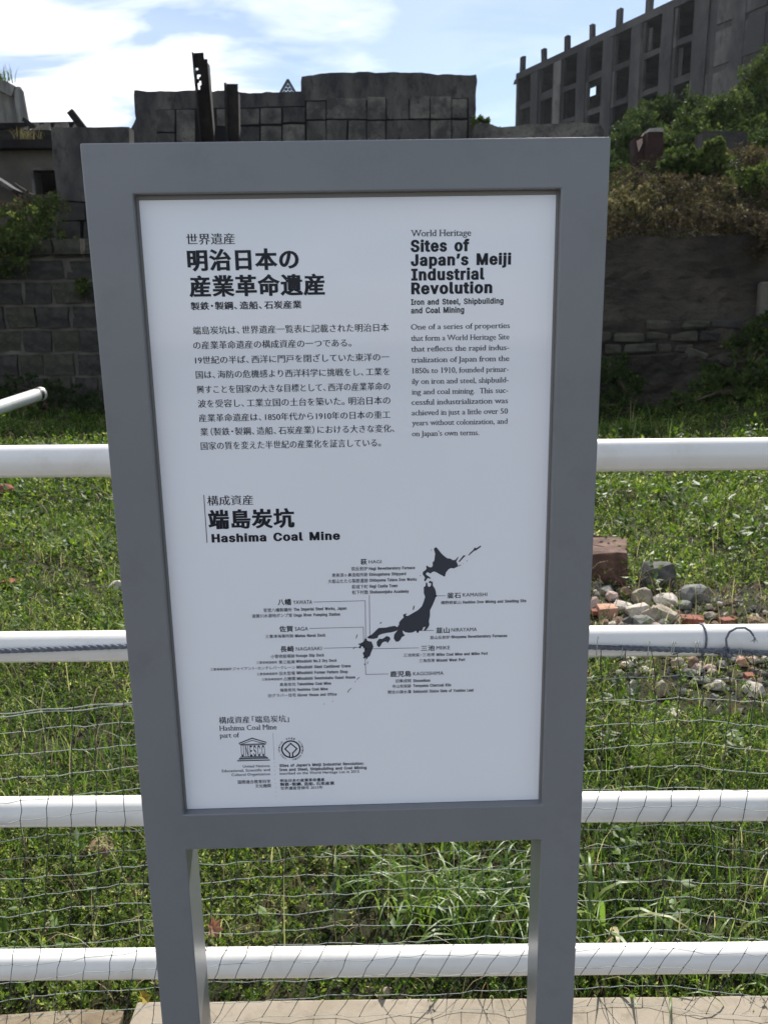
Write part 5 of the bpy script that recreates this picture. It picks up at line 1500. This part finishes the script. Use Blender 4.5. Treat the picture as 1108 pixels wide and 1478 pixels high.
dead_stems(1.56, 2.8, 170, 0.13, 0.0022, 5.0)
dead_stems(2.8, 5.5, 90, 0.16, 0.0032, 6.0)
dead_stems(5.5, 13.5, 26, 0.22, 0.006, 7.0)
def broad_weeds(y0, y1, dens, leaf, hgt):
    x, y = scatter(y0, y1, dens)
    k = (patch(x, y, 1.1, 13.0) > 0.42) & (y < 13.6) & ~((x > 1.05) & (y > 3.0) & (y < 4.4))
    x, y = x[k], y[k]; n = len(x); nl = 22
    z = ground_h(x, y)
    az = rng.uniform(0, 2 * np.pi, (n, nl)); t = rng.uniform(0.1, 1, (n, nl)); sp = rng.uniform(0.5, 1.5, n)[:, None]
    hh = hgt * rng.uniform(0.5, 1.5, n)[:, None]
    P = np.stack([x[:, None] + np.cos(az) * 0.5 * leaf * sp * t, y[:, None] + np.sin(az) * 0.5 * leaf * sp * t, z[:, None] + hh * t], -1)
    el = rng.uniform(-0.1, 0.9, (n, nl)) * (0.4 + t)
    D = norm(np.stack([np.cos(az) * np.cos(el), np.sin(az) * np.cos(el), np.sin(el)], -1))
    Wd = norm(np.cross(D, rng.normal(size=(n, nl, 3)) * 0.3 + np.array([0, 0, 1.0])))
    tone = 0.46 + rng.normal(0, 0.12, n)[:, None] + rng.normal(0, 0.08, (n, nl))
    me = leaf_mesh('broad_leaved_weeds', P.reshape(-1, 3), D.reshape(-1, 3), Wd.reshape(-1, 3), {'l': (leaf * rng.uniform(0.6, 1.3, (n, nl))).reshape(-1), 'a': 0.24}, tone.reshape(-1))
    tag(link('broad_leaved_weeds', me, M['leaf']), kind='stuff')
broad_weeds(1.6, 2.8, 13, 0.034, 0.13)
broad_weeds(2.8, 5.5, 9, 0.045, 0.17)
broad_weeds(5.5, 13.8, 5, 0.075, 0.24)
GC = [creepers(1.56, 2.6, 2100, 0.0125, 16, 0.09, 'creeping_weeds'), creepers(2.6, 4.4, 1150, 0.0160, 13, 0.10, 'creeping_weeds'),
      creepers(4.4, 7.5, 520, 0.026, 10, 0.11, 'creeping_weeds'), creepers(7.5, 14.2, 250, 0.040, 9, 0.14, 'creeping_weeds')]
print('leaves', [g[1] for g in GC])
def grass(y0, y1, dens, ln, wd, name, thr=0.5, f=1.3, s=4.0):
    x, y = scatter(y0, y1, dens)
    pt = patch(x, y, f, s)
    bare = (x > 1.05) & (y > 3.0) & (y < 4.75) & (x < 2.6)
    k = (pt > thr) & (rng.random(len(x)) < np.where(bare, 0.08, 1.0)) & (y < 14.2)
    x, y = x[k], y[k]; n = len(x)
    me = blade_mesh(name, np.stack([x, y, ground_h(x, y)], -1), rng.uniform(0, 6.28, n), ln * rng.uniform(0.5, 1.5, n), wd * rng.uniform(0.6, 1.3, n), rng.uniform(0.3, 2.3, n),
                    0.5 + rng.normal(0, 0.17, n) + (rng.random(n) > 0.94) * 0.4, segs=4)
    return tag(link(name, me, M['grass']), kind='stuff')
grass(1.56, 2.8, 420, 0.15, 0.0035, 'grass', 0.45)
grass(2.8, 5.5, 260, 0.15, 0.004, 'grass', 0.5)
grass(5.5, 14.2, 110, 0.17, 0.007, 'grass', 0.5)
# thin dry runners
x, y = scatter(1.6, 6.0, 26); n = len(x)
me = blade_mesh('dry_runners', np.stack([x, y, ground_h(x, y) + 0.03], -1), rng.uniform(0, 6.28, n), rng.uniform(0.12, 0.35, n), np.full(n, 0.0028), rng.uniform(1.0, 2.2, n), np.full(n, 0.98) - rng.random(n) * .08, segs=5)
tag(link('dry_runners', me, M['grass']), kind='stuff')

def tuft(px, py, n, ln, wd, label, tone=0.6, spread=0.06, bend=(0.8, 2.3), group=None, name='grass_tuft', zb=None, Y=None, m='grass', cat='grass'):
    if Y is None:
        g = on_ground(px, py, 0.0)
        for _ in range(5): g = on_ground(px, py, float(ground_h(g.x, g.y)))
    else: g = at(px, py, Y)
    P = np.stack([rng.normal(0, spread, n), rng.normal(0, spread, n), np.zeros(n)], -1)
    me = blade_mesh(name, P, rng.uniform(0, 6.28, n), ln * rng.uniform(0.55, 1.15, n), wd * rng.uniform(0.6, 1.2, n), rng.uniform(*bend, n), tone + rng.normal(0, 0.12, n), segs=7)
    o = link(name, me, M[m], None, tuple(g))
    return tag(o, label, cat, group, 'stuff' if n > 30 else None)
TG = 'long bladed grass tufts behind the railing'
tuft(600, 1330, 46, 0.30, 0.009, 'arching long grass tuft in the window under the sign, left of centre', group=TG, spread=0.05)
tuft(680, 1345, 60, 0.30, 0.009, 'fullest long grass tuft in the window under the sign', group=TG, spread=0.07)
tuft(735, 1320, 34, 0.25, 0.008, 'long grass tuft beside the right leg of the sign', group=TG)
tuft(560, 1290, 26, 0.26, 0.008, 'long grass tuft behind the middle of the lower window of the sign', group=TG)
tuft(865, 1360, 15, 0.30, 0.015, 'broad bladed pale grass clump just right of the sign leg', group=TG, spread=0.03, tone=0.75)
tuft(905, 1400, 26, 0.20, 0.009, 'short grass tuft under the fourth bar right of the sign', group=TG)
tuft(1070, 1410, 26, 0.18, 0.010, 'short grass tuft under the fourth bar near the right edge', group=TG)
tuft(655, 1240, 24, 0.25, 0.008, 'long grass tuft just below the bottom rail of the sign', group=TG)
tuft(100, 795, 40, 0.30, 0.008, 'green grass tuft in the sunlit weeds left of the sign', group=TG, spread=0.12)
tuft(180, 905, 40, 0.22, 0.007, 'grass tuft against the left edge of the sign above the second bar', group=TG, spread=0.1)
tuft(215, 1120, 22, 0.15, 0.006, 'small grass tuft above the third bar left of the sign', group=TG, spread=0.05)
tuft(50, 575, 16, 0.95, 0.022, 'tall thin grass at the foot of the stone wall', group='tall thin grass at the walls', spread=0.12, bend=(0.5, 1.8), tone=0.35)
tuft(70, 590, 10, 0.8, 0.02, 'lower thin grass behind the end of the white pipe', group='tall thin grass at the walls', spread=0.2, bend=(0.5, 2), tone=0.4)
for k, (x_, y_) in enumerate(((905, 628), (940, 636), (980, 640), (890, 640))):
    tuft(x_, y_, 10, 0.55, 0.014, 'thin grass stalks standing in the shade of the rough wall', group='thin grass stalks in the shade of the rough wall', spread=0.25, bend=(0.2, 1.0), tone=0.75)
tuft(38, 201, 60, 0.36, 0.02, 'dry grass tuft growing on the eave of the roofless house', Y=18.8, spread=0.13, tone=0.85, name='grass_tuft', m='dry')
tuft(4, 119, 60, 1.0, 0.05, 'grey green tuft growing on top of the curved tower', Y=44.9, spread=0.35, tone=0.05, bend=(0.2, 1.3), m='grass')

# feathery seedling
g = on_ground(934, 1128, 0); g = on_ground(934, 1128, float(ground_h(g.x, g.y)))
P, D = [], []
for sx, sy, hh in ((0, 0, 0.21), (0.035, 0.01, 0.17), (-0.03, 0.01, 0.14), (0.05, -0.02, 0.10), (-0.02, -0.02, 0.10)):
    for k in range(110):
        t = random.uniform(0.12, 1)
        a = random.uniform(0, 6.28)
        P.append((sx + sx * t * 0.5, sy, hh * t)); D.append((math.cos(a) * 1, math.sin(a) * 1, 0.9))
P, D = np.array(P), norm(np.array(D)); Wd = norm(np.cross(D, rng.normal(size=D.shape)))
me = leaf_mesh('feathery_seedling', P, D, Wd, {'l': rng.uniform(0.018, 0.036, len(P)), 'a': 0.08}, rng.normal(0.72, 0.08, len(P)))
tag(link('feathery_seedling', me, M['grass'], None, tuple(g)), 'bright feathery seedling above the third bar, right of the sign', 'plant')
# single fallen leaves
def leaf_thing(px, py, s, m, label, rot):
    g = on_ground(px, py, 0.0)
    bm = bmesh.new()
    outl = ((0, -.5), (.18, -.35), (.42, -.28), (.24, -.02), (.36, .25), (.12, .2), (0, .52), (-.12, .22), (-.38, .22), (-.22, -.04), (-.4, -.3), (-.16, -.34))
    c = bm.verts.new((0, 0, -0.08 * s))
    vs = [bm.verts.new((x * s, y * s, 0.18 * s * abs(x) * 2)) for x, y in outl]
    for i in range(len(vs)): bm.faces.new((c, vs[i], vs[(i + 1) % len(vs)]))
    bmesh.ops.rotate(bm, verts=bm.verts, cent=(0, 0, 0), matrix=Matrix.Rotation(rot, 3, 'Z') @ Matrix.Rotation(0.7, 3, 'X'))
    o = obj_bm('fallen_leaf', bm, M[m], loc=(g.x, g.y * 0.98, 0.055))
    tag(o, label, 'leaf')
leaf_thing(315, 1350, 0.05, 'orange', 'orange pink dry leaf caught in the weeds by the left sign leg', 0.4)
leaf_thing(216, 1452, 0.035, 'yellow', 'yellow leaf at the kerb edge beside the left sign leg', 1.0)

# shrubs: leaf clumps spread through an uneven volume, on real stems
def shrub(name, label, blobs, nleaf, leaf, base, tone=0.5, m='shrub', group=None, cat='shrub', asp=0.3, stems=7, seed=1, sw=0.03):
    """blobs: (px, py, Y, radius_x m, radius_z m)"""
    r = np.random.default_rng(seed)
    B = Vector(base)
    root = empty(name, B); tag(root, label, cat, group)
    tot = sum(b[3] * b[4] for b in blobs)
    PP, DD, TT, LL = [], [], [], []
    st = []
    for (px, py, Y, rx, rz) in blobs:
        c = np.array(at(px, py, Y))
        n = int(nleaf * rx * rz / tot)
        ncl = max(6, n // 26)
        # sub-clumps sit near the skin of the blob
        u = norm(r.normal(size=(ncl, 3))); rr = r.uniform(0.4, 1.16, ncl) ** 0.8
        cc = c + u * rr[:, None] * np.array([rx, rx * 0.85, rz])
        crad = min(rx, rz) * r.uniform(0.10, 0.36, ncl)
        k = r.integers(0, ncl, n)
        off = norm(r.normal(size=(n, 3))) * (r.random(n) ** 0.5)[:, None] * crad[k][:, None]
        p = cc[k] + off
        d = norm(off / np.maximum(1e-6, crad[k][:, None]) + r.normal(size=(n, 3)) * 0.6 + np.array([0, 0, 0.35]))
        PP.append(p); DD.append(d)
        ct = r.normal(0, 0.09, ncl)
        TT.append(tone + ct[k] + r.normal(0, 0.10, n))
        LL.append(leaf * r.uniform(0.6, 1.4, n))
        st.append(c)
        for q in r.integers(0, ncl, max(1, stems // 2)): st.append(cc[q])
    P = np.concatenate(PP); D = np.concatenate(DD); T_ = np.concatenate(TT); Ls = np.concatenate(LL)
    Wd = norm(np.cross(D, r.normal(size=D.shape)))
    me = leaf_mesh('crown', P, D, Wd, {'l': Ls, 'a': asp}, T_)
    link('crown', me, M[m], root)
    bm = bmesh.new()
    for c in st:
        c = Vector(c)
        b0 = B + Vector((r.uniform(-.15, .15), r.uniform(-.1, .1), 0)) * (1 if (c - B).length > .5 else .3)
        mid = b0.lerp(c, 0.5) + Vector((r.uniform(-.1, .1), r.uniform(-.1, .1), 0.06)) * (c - b0).length
        tube_bm([b0, mid, c], sw, 5, bm, radii=[sw, sw * 0.65, sw * 0.25])
    obj_bm('stem', bm, M['stem'], root)
    return root
def gp(px, py, Y):
    p = at(px, py, Y)
    return (p.x, Y, float(terrace_h(p.x, Y)) - 0.05)
# left bush spilling over the stone wall
shrub('spilling_bush', 'bright yellow green bush spilling over the top of the stone wall at the left edge', [(12, 330, 14.7, 0.5, 0.34), (50, 318, 14.9, 0.42, 0.30), (74, 305, 15.2, 0.30, 0.28), (-25, 335, 14.8, 0.5, 0.45), (8, 368, 14.45, 0.42, 0.35), (30, 350, 14.5, 0.42, 0.25), (75, 335, 14.8, 0.25, 0.16), (-30, 372, 14.45, 0.4, 0.4), (100, 345, 14.9, 0.25, 0.06)], 9000, 0.06, gp(20, 350, 15.1), tone=0.74, seed=3)
shrub('wall_plant', 'small green plant growing from a joint of the stone wall', [(121, 415, 14.45, 0.16, 0.13), (118, 410, 14.42, 0.1, 0.1)], 420, 0.06, (at(121, 420, 14.5).x, 14.55, at(121, 420, 14.5).z), tone=0.62, seed=4, stems=4, sw=0.01)
shrub('dry_bush', 'brown dry bush under the window of the roofless house', [(50, 298, 15.8, 0.35, 0.2), (25, 300, 15.8, 0.3, 0.15), (75, 292, 15.6, 0.25, 0.18)], 1500, 0.05, gp(50, 300, 15.8), tone=0.5, m='dry', seed=5)
# right bank
BG = 'dense bushes on the hillside below the apartment block'
shrub('hillside_bush', 'dark green bush just right of the sign top corner', [(903, 222, 24, 0.55, 0.6), (890, 245, 23, 0.5, 0.5), (920, 188, 26, 0.7, 0.5), (880, 262, 21.5, 0.45, 0.35), (900, 255, 20, 0.55, 0.3), (905, 200, 25, .4, .4)], 10000, 0.10, gp(905, 250, 23), tone=0.36, group=BG, seed=6)
shrub('hillside_bush', 'grey green rounded bush below the infilled bays of the apartment block', [(962, 172, 30, 1.1, 0.6), (985, 180, 30, 1.0, 0.8), (935, 172, 31, 0.7, 0.5), (950, 160, 30, .5, .4)], 11000, 0.11, gp(965, 200, 30), tone=0.36, group=BG, seed=7)
shrub('hillside_bush', 'long bright topped bush running up to the right above the leafy shrubs', [(985, 196, 25, 0.8, 0.4), (1015, 180, 25, 0.9, 0.5), (1050, 165, 25.5, 0.9, 0.55), (1005, 210, 24, 1.2, 0.4), (1060, 198, 24.5, 1.0, 0.5), (975, 215, 23.5, 0.6, 0.35), (1035, 168, 25, .4, .35)], 15000, 0.10, gp(1015, 220, 25), tone=0.54, group=BG, seed=8)
shrub('hillside_tree', 'tall bright green rounded tree at the right edge', [(1100, 115, 27, 0.7, 0.65), (1088, 140, 27, 0.6, 0.45), (1112, 150, 26.5, 0.8, 0.7), (1132, 105, 27.5, 0.9, 0.9), (1095, 180, 25.5, 0.7, 0.4), (1120, 195, 25, 0.9, 0.5), (1090, 162, 27, 0.5, 0.4)], 13000, 0.10, gp(1105, 220, 26), tone=0.56, cat='tree', seed=9)
shrub('hillside_bush', 'dark bush at the right edge above the brown bank', [(1095, 215, 22, 0.7, 0.4), (1075, 210, 23, 0.5, 0.35), (1120, 225, 21, 0.7, 0.5)], 6000, 0.09, gp(1095, 230, 22), tone=0.42, group=BG, seed=10)
SG = 'leafy shrubs on top of the brown bank'
shrub('leafy_shrub', 'pale spotted leafy shrub nearest the rusted stump', [(972, 235, 17.2, 0.26, 0.27), (985, 228, 17.4, 0.2, 0.2), (962, 243, 17, 0.15, 0.12)], 1500, 0.085, gp(973, 250, 17.2), tone=0.62, group=SG, seed=11)
shrub('leafy_shrub', 'low mid green leafy shrub between its two paler neighbours', [(1000, 236, 17.4, 0.28, 0.22), (1013, 240, 17.2, 0.2, 0.2)], 1300, 0.085, gp(1000, 250, 17.4), tone=0.6, group=SG, seed=12)
shrub('leafy_shrub', 'tallest upright leafy shrub in front of the low dark wall', [(1028, 225, 17.3, 0.22, 0.3), (1033, 212, 17.3, 0.14, 0.16), (1020, 215, 17.3, 0.1, 0.1), (1042, 238, 17.2, 0.2, 0.2)], 1500, 0.085, gp(1028, 250, 17.3), tone=0.68, group=SG, seed=13)
shrub('leafy_shrub', 'yellow green sprawling shrub on the bank near the right edge', [(1075, 258, 16.4, 0.4, 0.2), (1095, 262, 16.2, 0.35, 0.2), (1060, 265, 16, 0.25, 0.12), (1112, 255, 16.5, 0.4, 0.3)], 2200, 0.07, gp(1080, 270, 16.4), tone=0.66, group=SG, seed=14)
shrub('leafy_shrub', 'small pale leaved plant at the right end of the ruined grid wall', [(696, 183, 19.6, 0.22, 0.16), (706, 190, 19.6, 0.2, 0.1), (690, 175, 19.6, 0.1, 0.12)], 420, 0.10, (at(697, 200, 19.6).x, 19.7, at(697, 200, 19.6).z), tone=0.62, seed=15)
# shaded growth in front of the rough wall
shrub('shade_bush', 'dark green weeds at the foot of the rough wall beside the sign', [(890, 600, 13.0, 0.6, 0.3), (930, 610, 12.8, 0.6, 0.22), (895, 560, 13.4, 0.4, 0.3), (880, 530, 13.5, 0.25, 0.25)], 5000, 0.06, (4.2, 13.2, 0.2), tone=0.42, seed=16, stems=4)
shrub('shade_bush', 'broad leaved weeds climbing to the right along the rough wall', [(1090, 545, 13.0, 0.7, 0.28), (1050, 560, 12.8, 0.6, 0.25), (1010, 585, 12.6, 0.6, 0.2), (1085, 500, 13.5, 0.4, 0.25), (1110, 480, 13.5, 0.4, 0.3), (1020, 545, 13.3, 0.3, 0.2)], 7000, 0.065, (5.9, 13.0, 0.5), tone=0.52, seed=17, stems=4)
shrub('shade_bush', 'low dark weeds along the foot of the stone wall', [(20, 560, 14.1, 0.9, 0.3), (100, 575, 14.0, 0.9, 0.25), (170, 580, 14.0, 0.9, 0.25), (-60, 570, 14, 0.9, 0.35)], 5000, 0.06, (-5.5, 14.2, 0.0), tone=0.36, seed=18, stems=3)

shrub('trailing_scrub', 'dark trailing scrub hanging over the lip of the rough wall near the right edge', [(1040, 318, 14.0, 0.5, 0.12), (1090, 322, 14.0, 0.5, 0.2), (1105, 345, 13.95, 0.3, 0.3), (1000, 312, 14.0, 0.35, 0.08)], 3000, 0.06, gp(1070, 310, 14.5), tone=0.42, m='dry', seed=21, stems=8, sw=0.012)
shrub('trailing_scrub', 'small olive scrub on the wall lip touching the sign edge', [(893, 300, 14.6, 0.4, 0.16), (915, 285, 15.2, 0.4, 0.18), (935, 305, 14.4, 0.35, 0.1)], 2600, 0.06, gp(900, 310, 14.8), tone=0.78, m='dry', seed=22, stems=8, sw=0.012)
shrub('bank_scrub', 'brown tangled scrub in the middle of the right bank', [(1000, 275, 15.6, 0.7, 0.22), (960, 268, 16, 0.5, 0.2), (1060, 235, 18.5, 0.8, 0.3), (1095, 240, 18, 0.6, 0.35)], 6500, 0.06, gp(1000, 285, 15.8), tone=0.55, m='dry', seed=23, stems=14, sw=0.012)

# dry vines and undergrowth on the bank and terrace
def bank(name, x0, x1, y0, y1, n, leaf, hgt, tone, m, f=1.2, hang=0.0):
    x = rng.uniform(x0, x1, n); y = rng.uniform(y0, y1, n)
    z = terrace_h(x, y) + hgt * rng.random(n) ** 1.4 * (0.4 + patch(x, y, f, 3.0))
    P = np.stack([x, y, z], -1)
    D = norm(rng.normal(size=(n, 3)) * np.array([1, 1, 0.6]) + np.array([0, -0.3, 0.2]))
    Wd = norm(np.cross(D, rng.normal(size=(n, 3))))
    t = tone + 0.75 * (patch(x, y, 1.9, 7.0) - 0.5) * patch(x, y, 0.6, 2.0) + 0.3 * (patch(x, y, 6.0, 5.0) - .5) + rng.normal(0, 0.16, n)
    me = leaf_mesh(name, P, D, Wd, {'l': leaf * rng.uniform(0.5, 1.5, n), 'a': 0.2}, t)
    tag(link(name, me, M[m]), kind='stuff')
bank('dry_undergrowth', 3.0, 15, 14.25, 19.5, 85000, 0.065, 0.42, 0.50, 'dry')
bank('green_undergrowth', 3.0, 18, 15.5, 32, 36000, 0.11, 0.45, 0.36, 'shrub')
bank('terrace_weeds', -11, 2.5, 14.5, 19, 9000, 0.06, 0.16, 0.45, 'dry')
# brown runners hanging over the lip of the rough wall
n = 420
P = np.stack([rng.uniform(2.5, 14, n), rng.uniform(14.12, 14.6, n), np.zeros(n)], -1); P[:, 2] = 3.1 + rng.uniform(-0.02, 0.25, n)
me = blade_mesh('hanging_runners', P, rng.normal(-1.57, 0.9, n), rng.uniform(0.25, 0.8, n), np.full(n, 0.016), rng.uniform(1.8, 3.4, n), rng.uniform(0.0, 0.6, n), segs=5)
tag(link('hanging_runners', me, M['dry']), kind='stuff')

# ------------------------------------------------------------------ put each single-mesh thing's origin at its own foot
for o in list(COL.objects):
    if o.type == 'MESH' and o.parent is None and o.data.users == 1 and o.location.length < 1e-6 and o.get('kind') is None:
        n_ = len(o.data.vertices)
        c = np.empty(n_ * 3); o.data.vertices.foreach_get('co', c); c = c.reshape(-1, 3)
        q = Vector(((c[:, 0].min() + c[:, 0].max()) / 2, (c[:, 1].min() + c[:, 1].max()) / 2, c[:, 2].min()))
        o.data.transform(Matrix.Translation(-q)); o.location = q

# ------------------------------------------------------------------ thin haze volume, added to lift the dark tones
hz = bpy.data.materials.new('air'); hz.use_nodes = True
t = hz.node_tree; t.nodes.clear()
o_ = t.nodes.new('ShaderNodeOutputMaterial'); v_ = t.nodes.new('ShaderNodeVolumePrincipled')
v_.inputs['Color'].default_value = (0.86, 0.91, 1.0, 1); v_.inputs['Density'].default_value = 0.00012; v_.inputs['Anisotropy'].default_value = 0.3
t.links.new(v_.outputs[0], o_.inputs['Volume'])
h_ = obj_bm('haze', box_bm((0, 50, 18.9), (380, 360, 40)), hz); tag(h_, kind='stuff')
